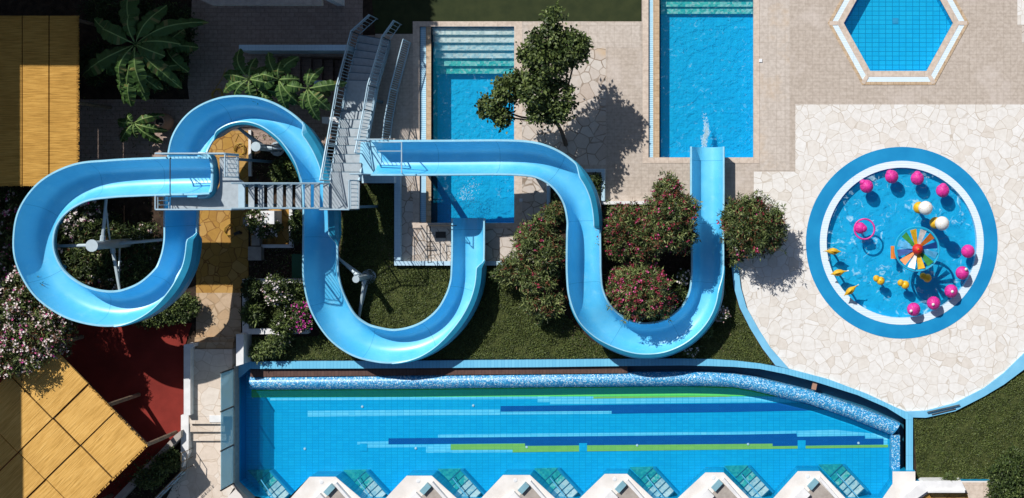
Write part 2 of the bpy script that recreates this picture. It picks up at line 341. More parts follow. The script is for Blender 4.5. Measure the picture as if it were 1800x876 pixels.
def watermat(name, tint, bscale=2.5, bstr=.25, foam=None):
    m = bpy.data.materials.new(name); m.use_nodes = True; t = m.node_tree; t.nodes.clear()
    o = t.nodes.new('ShaderNodeOutputMaterial'); mx = t.nodes.new('ShaderNodeMixShader'); fr = t.nodes.new('ShaderNodeFresnel'); fr.inputs[0].default_value = 1.33
    tr = t.nodes.new('ShaderNodeBsdfTransparent'); tr.inputs[0].default_value = tint
    gl = t.nodes.new('ShaderNodeBsdfGlossy'); gl.inputs['Roughness'].default_value = .06
    g = t.nodes.new('ShaderNodeNewGeometry'); nz = t.nodes.new('ShaderNodeTexNoise'); nz.inputs['Scale'].default_value = bscale; nz.inputs['Detail'].default_value = 5; nz.inputs['Roughness'].default_value = .6; nz.inputs['Distortion'].default_value = .6
    bp = t.nodes.new('ShaderNodeBump'); bp.inputs['Strength'].default_value = bstr; bp.inputs['Distance'].default_value = .1
    L = t.links.new
    L(g.outputs['Position'], nz.inputs['Vector']); L(nz.outputs['Fac'], bp.inputs['Height']); L(bp.outputs[0], gl.inputs['Normal']); L(bp.outputs[0], fr.inputs['Normal'])
    L(fr.outputs[0], mx.inputs[0]); L(tr.outputs[0], mx.inputs[1]); L(gl.outputs[0], mx.inputs[2])
    dw = t.nodes.new('ShaderNodeBsdfDiffuse'); dw.inputs[0].default_value = (.0, .42, .76, 1); mw = t.nodes.new('ShaderNodeMixShader'); mw.inputs[0].default_value = .10
    L(mx.outputs[0], mw.inputs[1]); L(dw.outputs[0], mw.inputs[2]); out = mw.outputs[0]
    if foam:
        n2 = t.nodes.new('ShaderNodeTexNoise'); n2.inputs['Scale'].default_value = foam[0]; n2.inputs['Detail'].default_value = 7; n2.inputs['Roughness'].default_value = .62; n2.inputs['Distortion'].default_value = 1.4
        L(g.outputs['Position'], n2.inputs['Vector']); rp = t.nodes.new('ShaderNodeValToRGB'); e = rp.color_ramp.elements
        e[0].position = foam[1]; e[0].color = (0, 0, 0, 1); e[1].position = foam[2]; e[1].color = (foam[3],)*3+(1,)
        L(n2.outputs['Fac'], rp.inputs[0]); df = t.nodes.new('ShaderNodeBsdfDiffuse'); df.inputs[0].default_value = (.55, .85, .98, 1)
        m2 = t.nodes.new('ShaderNodeMixShader'); L(rp.outputs[0], m2.inputs[0]); L(out, m2.inputs[1]); L(df.outputs[0], m2.inputs[2]); out = m2.outputs[0]
    L(out, o.inputs[0]); return m
M['water_still'] = watermat('pool_water_still', (.80, .95, .99, 1), 1.2, .08)
M['water'] = watermat('pool_water_ripple', (.88, .97, .99, 1), 4.5, .22, (5.5, .60, .76, .28))
M['water_pond'] = watermat('pool_water_play', (.85, .97, .99, 1), 3.5, .2, (2.6, .585, .70, .6))
def glassmat():
    m = bpy.data.materials.new('guard_glass'); m.use_nodes = True; t = m.node_tree; t.nodes.clear()
    o = t.nodes.new('ShaderNodeOutputMaterial'); mx = t.nodes.new('ShaderNodeMixShader'); mx.inputs[0].default_value = .6
    tr = t.nodes.new('ShaderNodeBsdfTransparent'); tr.inputs[0].default_value = (.75, .92, .95, 1)
    pb = t.nodes.new('ShaderNodeBsdfPrincipled'); pb.inputs['Base Color'].default_value = (.50, .72, .78, 1); pb.inputs['Roughness'].default_value = .1
    t.links.new(tr.outputs[0], mx.inputs[1]); t.links.new(pb.outputs[0], mx.inputs[2]); t.links.new(mx.outputs[0], o.inputs[0]); return m
M['glass'] = glassmat()

# ---------------------------------------------------------------- outlines (plan pixels, 50 px = 1 m at ground level)
POOL1 = rect(738, 47, 904, 392)
POOL3 = rect(1140, -90, 1324, 277)
HEXC = (1579, 41)
def hexagon(r, k=.0): return [(HEXC[0]-r, HEXC[1]), (HEXC[0]-r*.515, HEXC[1]+r*.875), (HEXC[0]+r*.515, HEXC[1]+r*.875), (HEXC[0]+r, HEXC[1]), (HEXC[0]+r*.515, HEXC[1]-r*.875), (HEXC[0]-r*.515, HEXC[1]-r*.875)]
POND = (1585, 427)
STAIRWELL = rect(468, 99, 612, 150)
# weir, gutter and ledge lines of the long pool
mosU = [(440, 662), (700, 660), (950, 657), (1100, 655), (1200, 654), (1250, 655.5), (1291, 658), (1330, 664), (1370, 674), (1431, 689), (1490, 709.5), (1541, 728), (1583, 745)]
mosL = [(440, 685), (700, 684), (950, 681), (1100, 679), (1200, 678), (1250, 679), (1291, 681), (1325, 687), (1363, 696), (1421, 710), (1490, 733.5), (1541, 754), (1568, 765)]
ledL = [(440, 648), (700, 647), (950, 645), (1100, 643), (1200, 642), (1250, 643), (1291, 644.5), (1335, 648), (1380, 657), (1431, 670), (1507, 694), (1558, 716), (1592, 737)]
ledU = [(440, 635), (700, 634), (950, 632), (1100, 630.5), (1200, 630), (1250, 631), (1291, 633.5), (1335, 638.5), (1387, 648), (1455, 666), (1524, 692), (1575, 716), (1592, 723)]
pens = [(544, 590, 838.6), (714.7, 759, 836.7), (884, 931.6, 835.5), (1063, 1102.6, 833.5), (1240, 1272, 831), (1402.4, 1441, 828.7)]
vees = [(506, 877), (677, 877), (845, 877), (1018, 877), (1190, 877), (1359, 877), (1552, 877)]
LAP = [(421, 640), (421, 846), (452, 877)]
LAP += [(462, 886), (497, 886)]
for (a, b, y), v in zip(pens, vees): LAP += [v, (a, y), (b, y), (v[0]+171-37 if v != vees[-2] else v[0]+140, 890)][:3]
LAP += [(1480, 872), (1552, 877), (1569, 851), (1569, 829), (1592, 829), (1592, 737)]+list(reversed(ledL[:-1]))
# fix the valley between neighbouring peninsulas (right slope of one, left slope of the next)
LAP = [(421, 640), (421, 846), (448, 872), (500, 882)]
for i, (a, b, y) in enumerate(pens):
    LAP += [(a, y), (b, y)]
    if i < 5: LAP += [(vees[i+1][0]-38, 880), (vees[i+1][0]-3, 880)]
LAP += [(1490, 880), (1549, 880), (1569, 851), (1569, 829), (1592, 829), (1592, 737)]+list(reversed(ledL[:-1]))

# ---------------------------------------------------------------- ground
mb = MB()
big = [(-20000, -20000), (20000, -20000), (20000, 20000), (-20000, 20000)]
mb.flat(up(big), -.02, [up(POOL1), up(POOL3), up(hexagon(96)), up(circ(*POND, 168)), up(LAP), up(STAIRWELL)])
struct('ground', mb, M['soil'])

def sheet(name, pts, z, mat, holes=(), th=.0):
    mb = MB(); mb.flat(up(pts), z, [up(h) for h in holes])
    return struct(name, mb, mat)
rimR = [(1298, 452), (1298, 470), (1302, 505), (1312, 540), (1332, 576), (1355, 612), (1387, 648)]
rimL = [(1285, 452), (1286, 470), (1290, 505), (1300, 540), (1318, 576), (1340, 612), (1363, 642)]
rimRi = [(1592, 723), (1627, 721.5), (1678, 708), (1729, 682), (1764, 655), (1800, 620), (1840, 560), (1860, 500)]
rimRo = [(1604, 733), (1627, 733.5), (1678, 722), (1729, 696), (1764, 675), (1800, 648), (1848, 590), (1875, 510)]
sheet('pool_deck', [(726, 38), (1128, 38), (1128, -90), (1950, -90), (1950, 184), (1398, 184), (1398, 302), (1325, 302), (1325, 356), (1010, 356), (1010, 322), (965, 322), (965, 463), (700, 463), (700, 250), (640, 250), (660, 60), (726, 60)], .02, M['paver'], [POOL1, POOL3, hexagon(96)])
crz = [(1398, 184), (1950, 184), (1950, 440), (1860, 500)]+list(reversed(rimRi))[1:]+list(reversed(ledU))[1:5]+list(reversed(rimR))[1:]+[(1278, 420), (1278, 356), (1325, 356), (1325, 302), (1398, 302)]
sheet('paved_terrace', crz, .021, M['crazy'], [circ(*POND, 168)])
sheet('paved_patch', rect(1788, -90, 1950, 44), .026, M['crazy'])
sheet('paved_path', rect(1796, 44, 1950, 75), .026, M['crazy_beige'])
sheet('stone_patch', [(918, 150), (918, 290), (1065, 290), (1065, 85), (1000, 85), (1000, 150)], .026, M['crazy_beige'])
sheet('pool_surround', [(706, 306), (738, 306), (738, 393), (905, 393), (905, 306), (963, 306), (963, 461), (706, 461)], .026, M['crazy_beige'])
sheet('smooth_paving', [(918, 40), (1126, 40), (1126, 84), (1066, 84), (1066, 148), (918, 148)], .0245, M['paver_smooth'])
sheet('smooth_path', rect(1336, -90, 1388, 300), .0245, M['paver_smooth'])
sheet('courtyard_paving', [(342, -90), (638, -90), (638, 62), (664, 62), (700, 62), (700, 256), (342, 256), (330, 150)], .012, M['paver_grey'], [STAIRWELL])
sheet('garden_path', rect(345, 230, 437, 515), .016, M['crazy_yellow'])
sheet('tan_path', rect(345, 515, 424, 592), .020, M['crazy_tan'])
sheet('side_paving', [(138, 175), (342, 175), (342, 280), (260, 280), (260, 330), (138, 330)], .010, M['paver_grey'])
sheet('yellow_paving', rect(441, 368, 510, 432), .014, M['crazy_yellow'])
sheet('red_court', [(60, 572), (338, 568), (326, 606), (324, 760), (206, 880), (180, 960), (-200, 960), (-200, 640)], .012, M['red'])
sheet('turf', [(690, -90), (1127, -90), (1127, 37.5), (725, 37.5), (725, 59), (660, 59), (645, -90)], .006, M['turf'])
lawn1 = [(600, 470), (690, 469), (890, 469), (1000, 560), (1040, 600), (1100, 629), (440, 633), (440, 592), (560, 592)]
lawn2 = [(640, 325), (692, 325), (692, 468), (598, 468), (600, 380)]
lawn3 = [(1270, 470), (1284, 470), (1288, 505), (1299, 545), (1338, 612), (1358, 640), (1180, 628), (1250, 580)]
lawn4 = [(440, 500), (536, 500), (566, 579), (440, 578)]
lawn5 = [(1606, 736), (1680, 724), (1731, 698), (1766, 677), (1803, 650), (1880, 590), (1950, 590), (1950, 950), (1790, 950), (1752, 880), (1744, 846), (1612, 846)]
LAWNS = [lawn1, lawn2, lawn3, lawn4, lawn5]
for i, l in enumerate(LAWNS): sheet(['lawn', 'lawn', 'lawn', 'planted_bed', 'lawn'][i], l, .004+.001*i, M['grass'])

# ---------------------------------------------------------------- pools
def pool_thing(name, loc, label): return thing(name, loc, label, 'pool', None)
def basin(root, outline, z, top, wall, floor):
    m = MB(); m.wall(up(outline), z, top); m.build('basin_wall', wall, root)
    m = MB(); m.flat(up(outline), z); m.build('pool_floor', floor, root)
# pool 1 (narrow, under the slides)
r = pool_thing('splash_pool', U(830, 390, -1.2), 'narrow blue splash pool under the straight slide, with six mosaic steps at its top end')
basin(r, rect(758, 47, 904, 392), -.95, .02, M['pool_tile_deep'], M['pool_tile_deep'])
m = MB(); m.flat(up([(726, 38), (918, 38), (918, 402), (726, 402)]), .030, [up(POOL1)]); m.build('coping', M['coping'], r)
m = MB(); m.prism(up(rect(738, 47, 749, 392)), -.3, -.05); m.build('overflow_gutter', M['gutter_blue'], r)
m = MB(); m.prism(up(rect(749, 47, 758, 392)), -1.2, .012); m.build('gutter_kerb', M['coping_orange'], r)
for k in range(6):
    m = MB(); y0 = 47 if k == 0 else 47+13.2*k+1
    m.prism(up(rect(758.5+0*k, 47.5, 903.5, 47+13.2*(k+1))), -.949+.001*k, -.14-.115*k)
    m.build('step', M[['cream_step', 'cream_step', 'grey_step', 'grey_step', 'teal_pale', 'teal_pale'][k]], r)
m = MB(); m.flat(up(POOL1), -.09); struct('water', m, M['water'])
# pool 3
r = pool_thing('landing_pool', U(1242, 277, -1.2), 'tall rectangular blue landing pool below the right slide mouth')
basin(r, rect(1159, -90, 1324, 277), -.62, .02, M['pool_tile_deep'], M['pool_tile_deep'])
m = MB(); m.flat(up([(1130, -90), (1335, -90), (1335, 287), (1130, 287)]), .030, [up([(1140, -89.5), (1324, -89.5), (1324, 277), (1140, 277)])]); m.build('coping', M['coping'], r)
m = MB(); m.prism(up(rect(1140, -90, 1148, 277)), -.3, -.05); m.build('overflow_gutter', M['gutter_blue'], r)
m = MB(); m.prism(up(rect(1148, -90, 1159, 277)), -1.2, .012); m.build('gutter_kerb', M['coping_orange'], r)
for k, y in enumerate((-30, -15, -3, 9, 21)):
    m = MB(); m.prism(up(rect(1159.5, -89.5, 1323.5, y)), -.619+.001*k, -.14-.085*k); m.build('step', M['teal_pale'], r)
m = MB(); m.flat(up(POOL3), -.09); struct('water', m, M['water'])
# hexagonal pool
r = pool_thing('hexagonal_pool', U(*HEXC, -.9), 'hexagonal blue tiled pool with a white gutter ring at the top right')
basin(r, hexagon(96), -.5, .02, M['pool_tile_hex'], M['pool_tile_hex'])
for nm, a, b, z, mt in (('tile_rim', 96, 108, .034, 'coping'), ('white_gutter', 108, 118, .026, 'gutter_white'), ('outer_kerb', 118, 124, .038, 'coping_orange')):
    m = MB(); A, B = hexagon(a), hexagon(b)
    for k in range(6):
        q = up([A[k], A[(k+1) % 6], B[(k+1) % 6], B[k]]); m.prism(q, -.05, z)
    m.build(nm, M[mt], r)
for k in range(6):
    m = MB(); a, b = hexagon(107)[k], hexagon(121)[k]; d = Vector((b[0]-a[0], b[1]-a[1])).normalized(); nn = Vector((-d.y, d.x))*3.5
    m.prism(up([(a[0]+nn.x, a[1]+nn.y), (b[0]+nn.x, b[1]+nn.y), (b[0]-nn.x, b[1]-nn.y), (a[0]-nn.x, a[1]-nn.y)]), -.02, .043)
    m.build('corner_block', M['coping'], r)
m = MB(); q = P(1574, 37, -.5); m.box((q.x, q.y, -.492), (.2, .2, .012)); m.build('drain_grate', M['seam'], r)
m = MB(); m.flat(up(hexagon(96)), -.06); struct('water', m, M['water_still'])
# round play pool
r = pool_thing('round_play_pool', U(*POND, -.3), 'round blue play pool with a white ring, full of small spray toys')
c0 = U(*POND)
m = MB(); m.ring(c0, 144/50, 168.5/50, -.05, .028); m.build('blue_margin', M['pond_blue'], r)
m = MB(); m.ring(c0, 132/50, 144/50, -.3, .036); m.build('white_ring', M['gutter_white'], r)
m = MB(); m.flat([(c0.x+2.75*math.cos(a*math.pi/48), c0.y+2.75*math.sin(a*math.pi/48)) for a in range(96)], -.26); m.build('pool_floor', M['pond_floor'], r)
m = MB(); m.flat([(c0.x+2.64*math.cos(a*math.pi/48), c0.y+2.64*math.sin(a*math.pi/48)) for a in range(96)], -.03); struct('water', m, M['water_pond'])
# long pool
r = pool_thing('long_pool', U(1000, 760, -1.0), 'long blue tiled pool with navy, green and lime bands, along the bottom')
outl = [(421, 640), (421, 846), (448, 872), (500, 882)]+LAP[4:-len(ledL)]
basin(r, LAP, -.56, .02, M['pool_tile'], M['pool_tile'])
DF = -.56
def fl(name, pts, mt, z):
    z = z+1.0+DF; m = MB(); m.flat(pp(pts, DF), z); return m.build(name, M[mt], r)
fl('green_band', [(442, 684), (1300, 679), (1325, 686), (1372, 697), (1043, 697), (442, 699)], 'green_tile', -.996)
fl('lime_band', [(1043, 697.4), (1277, 696), (1285, 697.6), (1043, 701)], 'lime_tile', -.992)
for q in ([(475, 700), (945, 698), (945, 701.5), (475, 704)], [(945, 697.3), (967, 697.3), (967, 707), (945, 707.3)], [(967, 698), (1043, 697.5), (1043, 701.2), (1277, 698), (1400, 698), (1440, 706), (967, 711)],
          [(541, 722.5), (879, 719.5), (879, 729.5), (541, 732.5)], [(880, 724), (1075, 722.6), (1075, 727.4), (880, 729)], [(628, 777), (683, 776), (683, 781), (628, 781.5)], [(642, 782), (749, 781.8), (749, 786), (642, 787)],
          [(749, 781.8), (792, 781.3), (792, 795.5), (749, 796)], [(792, 791.3), (901, 790.8), (901, 795.4), (792, 796)], [(770, 764), (1300, 759), (1400, 757.5), (1400, 762), (1300, 764), (770, 769.5)], [(1401, 757.5), (1470, 756), (1560, 765), (1560, 782), (1553, 782), (1553, 771), (1521, 771), (1521, 766), (1401, 767.5)]):
    fl('pale_band', q, 'pale_tile', -.994)
fl('navy_band', [(880, 714), (1250, 709.5), (1422, 708), (1468, 721), (1250, 725), (1075, 727.5), (1075, 722.3), (880, 723.7)], 'navy_tile', -.990)
fl('navy_band', [(683, 770.6), (800, 769.8), (1300, 764.3), (1400, 762.4), (1401, 768), (1520, 766.4), (1520, 771), (1553, 771), (1553, 781.3), (1358, 784), (1358, 779.7), (923, 783.5), (923, 779), (683, 781)], 'navy_tile', -.988)
fl('lime_band', [(792.5, 781), (923, 779.7), (923, 784), (1358, 780), (1358, 784.4), (1561, 781.9), (1561, 786.6), (923, 795), (901, 795.4), (901, 790.4), (792.5, 791)], 'lime_tile', -.986)
for q in (rect(1018, 779, 1032, 794), rect(1402, 774, 1416, 789), rect(633, 780, 646, 793)): fl('floor_drain', q, 'pool_tile_deep', -.982)
for x, y in ((637, 715), (832, 713), (536, 789), (731, 788), (926, 786), (1120, 783), (1315, 781), (1509, 779)):
    m = MB(); q = P(x, y, DF); m.lathe((q.x, q.y, DF+.015), [(.045, 0), (.035, .02)], 12); m.build('floor_inlet', M['white_plastic'], r)
# weir: rounded mosaic wall
m = MB(); K = 8; n = len(mosU); row = []
def dens(pts, k=6):
    out = []
    for i in range(len(pts)-1):
        for j in range(k): f = j/k; out.append((pts[i][0]+(pts[i+1][0]-pts[i][0])*f, pts[i][1]+(pts[i+1][1]-pts[i][1])*f))
    return out+[pts[-1]]
A, B = dens(mosU), dens(mosL); i0 = len(m.v)
for a, b in zip(A, B):
    A3, B3 = P(*a, -.1), P(*b, -.1)
    for k in range(K+1):
        f = k/K; z = -.12+.15*math.sin(math.pi*f)**.8 ; m.v.append((A3.x+(B3.x-A3.x)*f, A3.y+(B3.y-A3.y)*f, z))
for i in range(len(A)-1):
    for k in range(K): a = i0+i*(K+1)+k; m.f.append((a+K+1, a, a+1, a+K+2)); m.m.append(0)
m.wall([P(*a, -.1)[:2] for a in A], -.55, -.115, closed=False); m.wall([P(*b, -.1)[:2] for b in B], -.55, -.115, closed=False)
m.build('weir_wall', M['mosaic'], r, smooth=False)
m = MB(); m.prism(up(rect(1567, 766, 1582, 829)), -.55, .0); m.build('weir_return', M['mosaic'], r)
m = MB(); m.flat(pp([(440, 646), (1103, 641), (1103, 656), (440, 663)], -.03), -.03); m.build('gutter_floor', M['gutter_brown'], r)
m = MB(); m.flat(pp([(1104, 640), (1250, 641), (1335, 646), (1431, 668), (1507, 692), (1558, 714), (1592, 735), (1592, 829), (1582, 829), (1582, 745), (1541, 729), (1490, 710), (1431, 690), (1370, 675), (1291, 659), (1200, 655), (1104, 656)], -.5), -.5); m.build('gutter_floor', M['gutter_dark'], r)
m = MB(); m.prism(up(strip(ledU, ledL)), -.5, .10); m.build('ledge', M['blue_curb_tile'], r)
m = MB(); m.prism(up(rect(1592, 737, 1604, 829)), -.5, .10); m.prism(up(rect(1592, 724, 1604, 736.8)), -.5, .102); m.build('side_ledge', M['blue_curb_tile'], r)
m = MB(); m.prism(up([(421, 635), (439.5, 635), (439.5, 648), (421, 664)]), -.5, .09); m.build('corner_ledge', M['blue_curb'], r)
m = MB(); m.box((U(1432, 678).x, U(1432, 678).y, -.1), (.16, .3, .14), R(-12)); m.build('stone_block', M['terracotta'], r)
for x in (572, 760): 
    pass
# underwater stairs along the right flank of each peninsula
flank = [(418, 838.5)]+[(b, y) for a, b, y in pens]
for (b, y) in flank:
    d = Vector((.685, .728)); nrm = Vector((.728, -.685)); pw = P(b, y, .35); o = Vector((pw.x*50+1, -pw.y*50-2.5))
    for k in range(6):
        s0 = 29+10.8*(k-1); s1 = 29+10.8*k-.6; m = MB()
        if k == 0: pts = [o, o+Vector((42, -1)), o+d*28.6+nrm*31, o+d*28.6+nrm*.5]
        else: pts = [o+d*s0+nrm*.5, o+d*s0+nrm*31, o+d*s1+nrm*31, o+d*s1+nrm*.5]
        m.prism(up([(p.x, p.y) for p in pts]), -.559+.002*k, -.46+.055*k)
        q0, q1 = (pts[1], pts[2]) if k == 0 else (pts[0], pts[1])
        m.build('underwater_step', M[['teal_step', 'teal_step', 'teal_pale', 'grey_step', 'grey_step', 'cream_step'][k]], r)
    for k in range(6):
        e0, e1 = o+d*(28.8+10.8*k)+nrm*.5, o+d*(28.8+10.8*k)+nrm*31; m = MB(); zz_ = -.46+.055*k
        m.prism(up([(p.x, p.y) for p in (e0-d*.9, e1-d*.9, e1+d*.9, e0+d*.9)]), zz_-.02, zz_+.058); m.build('step_nosing', M['gutter_dark'], r)
    m = MB(); a_ = [o+Vector((42, -1)), o+Vector((47, -1)), o+d*92+nrm*34.5, o+d*92+nrm*31]; m.prism(up([(p.x, p.y) for p in a_]), -.558, -.24); m.build('step_shadow_kerb', M['gutter_mid'], r)  # kerb added to give the shadow band beside the steps
    m = MB(); e0, e1 = o+d*30+nrm*15, o+d*92+nrm*15; m.tube([U(e0.x, e0.y, -.36), U(e0.x, e0.y, -.05), U(e1.x, e1.y, .4)], .02, 6); m.build('handrail', M['seam'], r)
m = MB(); m.flat(up([(421, 640), (421, 846), (448, 872), (500, 882)]+LAP[4:-len(ledL)-2]+[(1569, 829), (1569, 768), (1541, 757), (1490, 736), (1421, 712), (1363, 699), (1325, 690), (1291, 684), (1200, 681), (950, 684), (700, 687), (441, 688), (441, 640)]), -.10); struct('water', m, M['water_still'])

# white terrace of peninsulas
deck = [(436, 888), (500, 888)]+LAP[4:4+6*4-2]+[(1490, 880), (1549, 880), (1569, 851), (1569, 829.3), (1609, 829.3), (1609, 846), (1742, 846), (1756, 900), (1756, 1000), (400, 1000), (400, 874), (418, 856)]
m = MB(); m.flat(pp(deck, .35), .35); struct('lower_terrace', m, M['white_deck'])
m = MB(); m.wall(pp(deck, .35), -.55, .325); struct('terrace_pool_wall', m, M['deep_wall'])
m = MB(); m.wall(pp(deck, .35), .325, .35); struct('terrace_edge', m, M['white_deck'])
m = MB(); m.flat(pp([(1690, 848), (1742, 848), (1755, 900), (1700, 900)], .35), .356); struct('terrace_paving', m, M['coping'])
ords = ['leftmost', 'second from the left', 'third from the left', 'fourth from the left', 'fifth from the left', 'rightmost']
for i, (a, b, y) in enumerate(pens):
    ap = P(b-4, y+15, .5); t0 = thing('cabana', (ap.x, ap.y-1, .35), 'white walled cabana corner, %s on the white zigzag terrace' % ords[i], 'cabana', 'cabanas on the zigzag terrace')
    A0 = (ap.x, ap.y); B0 = (ap.x+1.3, ap.y-1.35); C0 = (ap.x-1.5, ap.y-1.5)
    def seg(p, q, wd, z0, z1, mm):
        d = Vector((q[0]-p[0], q[1]-p[1])).normalized(); nn = Vector((-d.y, d.x))*wd/2
        mm.prism([(p[0]+nn.x, p[1]+nn.y), (q[0]+nn.x, q[1]+nn.y), (q[0]-nn.x, q[1]-nn.y), (p[0]-nn.x, p[1]-nn.y)], z0, z1)
    m = MB(); seg((A0[0]+.06, A0[1]+.06), B0, .10, .34, .52, m); m.build('wall', M['white_wall'], t0)
    m = MB(); seg((A0[0]-.36, A0[1]-.40), C0, .34, .34, .51, m); m.build('wall', M['white_wall'], t0)
    m = MB(); seg((A0[0]-.02, A0[1]-.02), (A0[0]-.28, A0[1]-.30), .20, .34, .50, m); m.build('pale_blue_wall', M['pier_blue'], t0)
    m = MB(); m.flat([(A0[0]+.05, A0[1]-.08), (B0[0]-.05, B0[1]), (C0[0]+.15, C0[1])], .365); m.build('floor', M['concrete'], t0)
    # small white skimmer lid on the terrace
    q = P((a+b)/2-2, y+9, .36); m = MB(); m.lathe((q.x, q.y, .35), [(.07, 0), (.07, .010), (.04, .014)], 14)
    tag(m.build('skimmer_lid', M['white_plastic']), 'small round white skimmer lid near the pool edge, %s along the terrace' % ords[i], 'skimmer lid', 'skimmer lids on the terrace')
# right-hand white wall with brown cabana
t0 = thing('white_wall', P(1660, 862, .1), 'white stepped wall with brown floor behind, bottom right below the lawn', 'wall')
m = MB(); m.prism(pp([(1585, 876), (1622, 846), (1690, 846), (1698, 862), (1630, 864), (1600, 885), (1585, 890)], .6), .03, .6); m.build('wall', M['white_wall'], t0)
m = MB(); m.prism(pp([(1630, 862), (1696, 862), (1696, 866), (1631, 866)], .65), .5, .68); m.build('parapet', M['white_wall'], t0)
m = MB(); m.flat(pp([(1632, 867), (1700, 867), (1706, 890), (1600, 890)], .36), .365); m.build('floor', M['crazy_yellow'], t0)

# glass guard on the left of the long pool
t0 = thing('glass_guard', U(420, 745), 'row of three pale glass guard panels between the stepped path and long pool', 'glass guard')
m = MB(); m.prism(up([(416.5, 644), (420.8, 640.5), (420.8, 846.5), (449, 874), (445, 879), (416.5, 849)]), -.5, .42); m.build('kerb', M['concrete'], t0)
ys = [645, 711, 778, 845]
for k in range(3):
    m = MB(); a, b = U(418.7, ys[k]+1.5), U(418.7, ys[k+1]-1.5); m.prism([(a.x-.006, a.y), (a.x+.006, a.y), (b.x+.006, b.y), (b.x-.006, b.y)], .42, 1.5); m.build('glass_panel', M['glass'], t0)
for y in ys:
    m = MB(); a = U(418.7, y); m.box((a.x, a.y, .97), (.05, .04, 1.1)); m.build('post', M['iron'], t0)
# curbs
def curb(name, pts, z1, mat, label, z0=-.02):
    m = MB(); m.prism(up(pts), z0, z1); return tag(m.build(name, M[mat]), label, 'wall' if 'wall' in name else 'curb')
curb('blue_curb', strip(rimL, rimR), .12, 'blue_curb', 'curved blue curb between the stone terrace and the triangular lawn')
curb('blue_curb', strip(rimRi, rimRo), .12, 'blue_curb', 'curved blue curb between the stone terrace and lawn at bottom right')
m = MB(); a, b = P(1630, 725, .2), P(1687, 712, .2); m.tube([a, b], .022, 8); m.tube([P(1638, 729, .14), P(1680, 719, .14)], .02, 8)
tag(m.build('metal_pipe', M['iron']), 'pair of dark pipes lying on the curved blue curb at bottom right', 'pipe')
m = MB(); m.prism(up([(1289, 459), (1310, 447), (1313, 452), (1292, 465)]), .0, .28); tag(m.build('white_wall', M['white_wall']), 'short tilted white wall at the tip of the curved blue curb, beside the bush', 'wall')
m = MB(); m.prism(pp([(693, 310), (704, 310), (704, 459.5), (792, 459.5), (792, 467), (693, 467)], .2), .0, .2)
tag(m.build('pale_blue_wall', M['bluewhite']), 'pale blue low wall wrapping the lower left corner of the splash pool deck', 'wall')
m = MB(); m.prism(pp([(853, 459.5), (903, 459.5), (903, 467), (853, 467)], .2), .0, .2)
tag(m.build('pale_blue_wall', M['bluewhite']), 'short piece of pale low wall between the slide mouth and tall bush', 'wall')
m = MB(); m.prism(pp([(636, 308), (692.6, 308), (692.6, 322), (636, 322)], .55), .0, .55); tag(m.build('pale_blue_wall', M['bluewhite']), 'short pale wall under the start of the straight slide', 'wall')
m = MB(); m.prism(pp([(1027, 297), (1063, 297), (1063, 353.5), (1057, 353.5), (1057, 303), (1027, 303)], .35), .0, .35)
tag(m.build('pale_blue_wall', M['bluewhite']), 'pale blue low wall around the planting bed right of the bending slide', 'wall')
m = MB(); m.prism(pp([(1057, 354), (1140, 354), (1140, 359.5), (1057, 359.5)], .3), .0, .3)
tag(m.build('white_curb', M['white_wall']), 'white low curb above the red flowering bushes', 'curb')
m = MB(); m.prism(pp([(961, 322), (966, 322), (966, 366), (961, 366)], .3), .0, .3); tag(m.build('white_curb', M['bluewhite']), 'short pale curb right of the splash pool deck, beside the tall bush', 'curb')
m = MB(); m.prism(pp([(1324, 345), (1331, 345), (1331, 362), (1324, 362)], .3), .0, .3); tag(m.build('white_post', M['white_wall']), 'short white post above the bush on the stone terrace', 'post')
# planter walls, left centre
m = MB(); m.prism(pp([(426, 491), (536, 490), (536, 499), (437, 500), (437, 578), (540, 578), (540, 587), (426, 588)], .35), .0, .35)
tag(m.build('planter_wall', M['white_wall']), 'grey white U shaped planter wall around the flower bed left of the lower slide bend', 'wall')
m = MB(); m.prism(pp([(415, 588), (428, 588), (428, 640), (415, 644)], .75), .0, .75); tag(m.build('white_wall', M['white_wall']), 'short thick white wall at the upper left corner of the long pool', 'wall')
t0 = thing('white_wall', U(330, 700), 'long white wall between red court and stepped path', 'wall')
m = MB(); m.prism(pp([(323, 606), (340, 604), (340, 610), (334.5, 612), (334.5, 730), (323, 730)], .65), .0, .65); m.build('upper_section', M['white_wall'], t0)
m = MB(); m.prism(pp([(318, 730), (331.5, 730), (331.5, 796), (320, 822), (318, 822)], .3), .0, .3); m.build('lower_section', M['white_wall'], t0)
m = MB(); m.prism(pp([(308, 765), (318, 757), (318, 769), (206, 884), (196, 880)], .5), .0, .5); tag(m.build('diagonal_wall', M['concrete']), 'grey diagonal wall between the red court and shrub bed', 'wall')
# stepped path
sheet('stepped_path', [(341, 612), (415, 612), (416, 850), (400, 876), (400, 960), (250, 960), (317, 830), (331, 800), (331, 735), (341, 730)], .014, M['crazy_cream'])
t0 = thing('stone_steps', U(370, 755), 'three cream stone steps on the path left of the glass guard', 'steps')
for k, (y0, y1) in enumerate(((729, 742), (742, 757), (757, 774))):
    m = MB(); m.prism(up(rect(341-5*k, y0, 400, y1)), .0, .36-.12*k); m.build('step', M['crazy_cream'], t0)
m = MB(); m.prism(up(rect(341, 612, 415.5, 729)), .0, .37); struct('upper_landing', m, M['crazy_cream'])
t0 = thing('stone_steps', U(380, 600), 'two shaded stone steps at the foot of the tan path', 'steps')
for k, (y0, y1) in enumerate(((592, 600), (600, 611.5))):
    m = MB(); m.prism(up(rect(345, y0, 414.5, y1)), .0, .13+.12*k); m.build('step', M['crazy_tan'], t0)
m = MB(); m.prism(up(rect(376, 727, 400, 739)), .0, .385); tag(m.build('white_slab', M['white_wall']), 'small white slab on the top step beside the glass guard', 'slab')
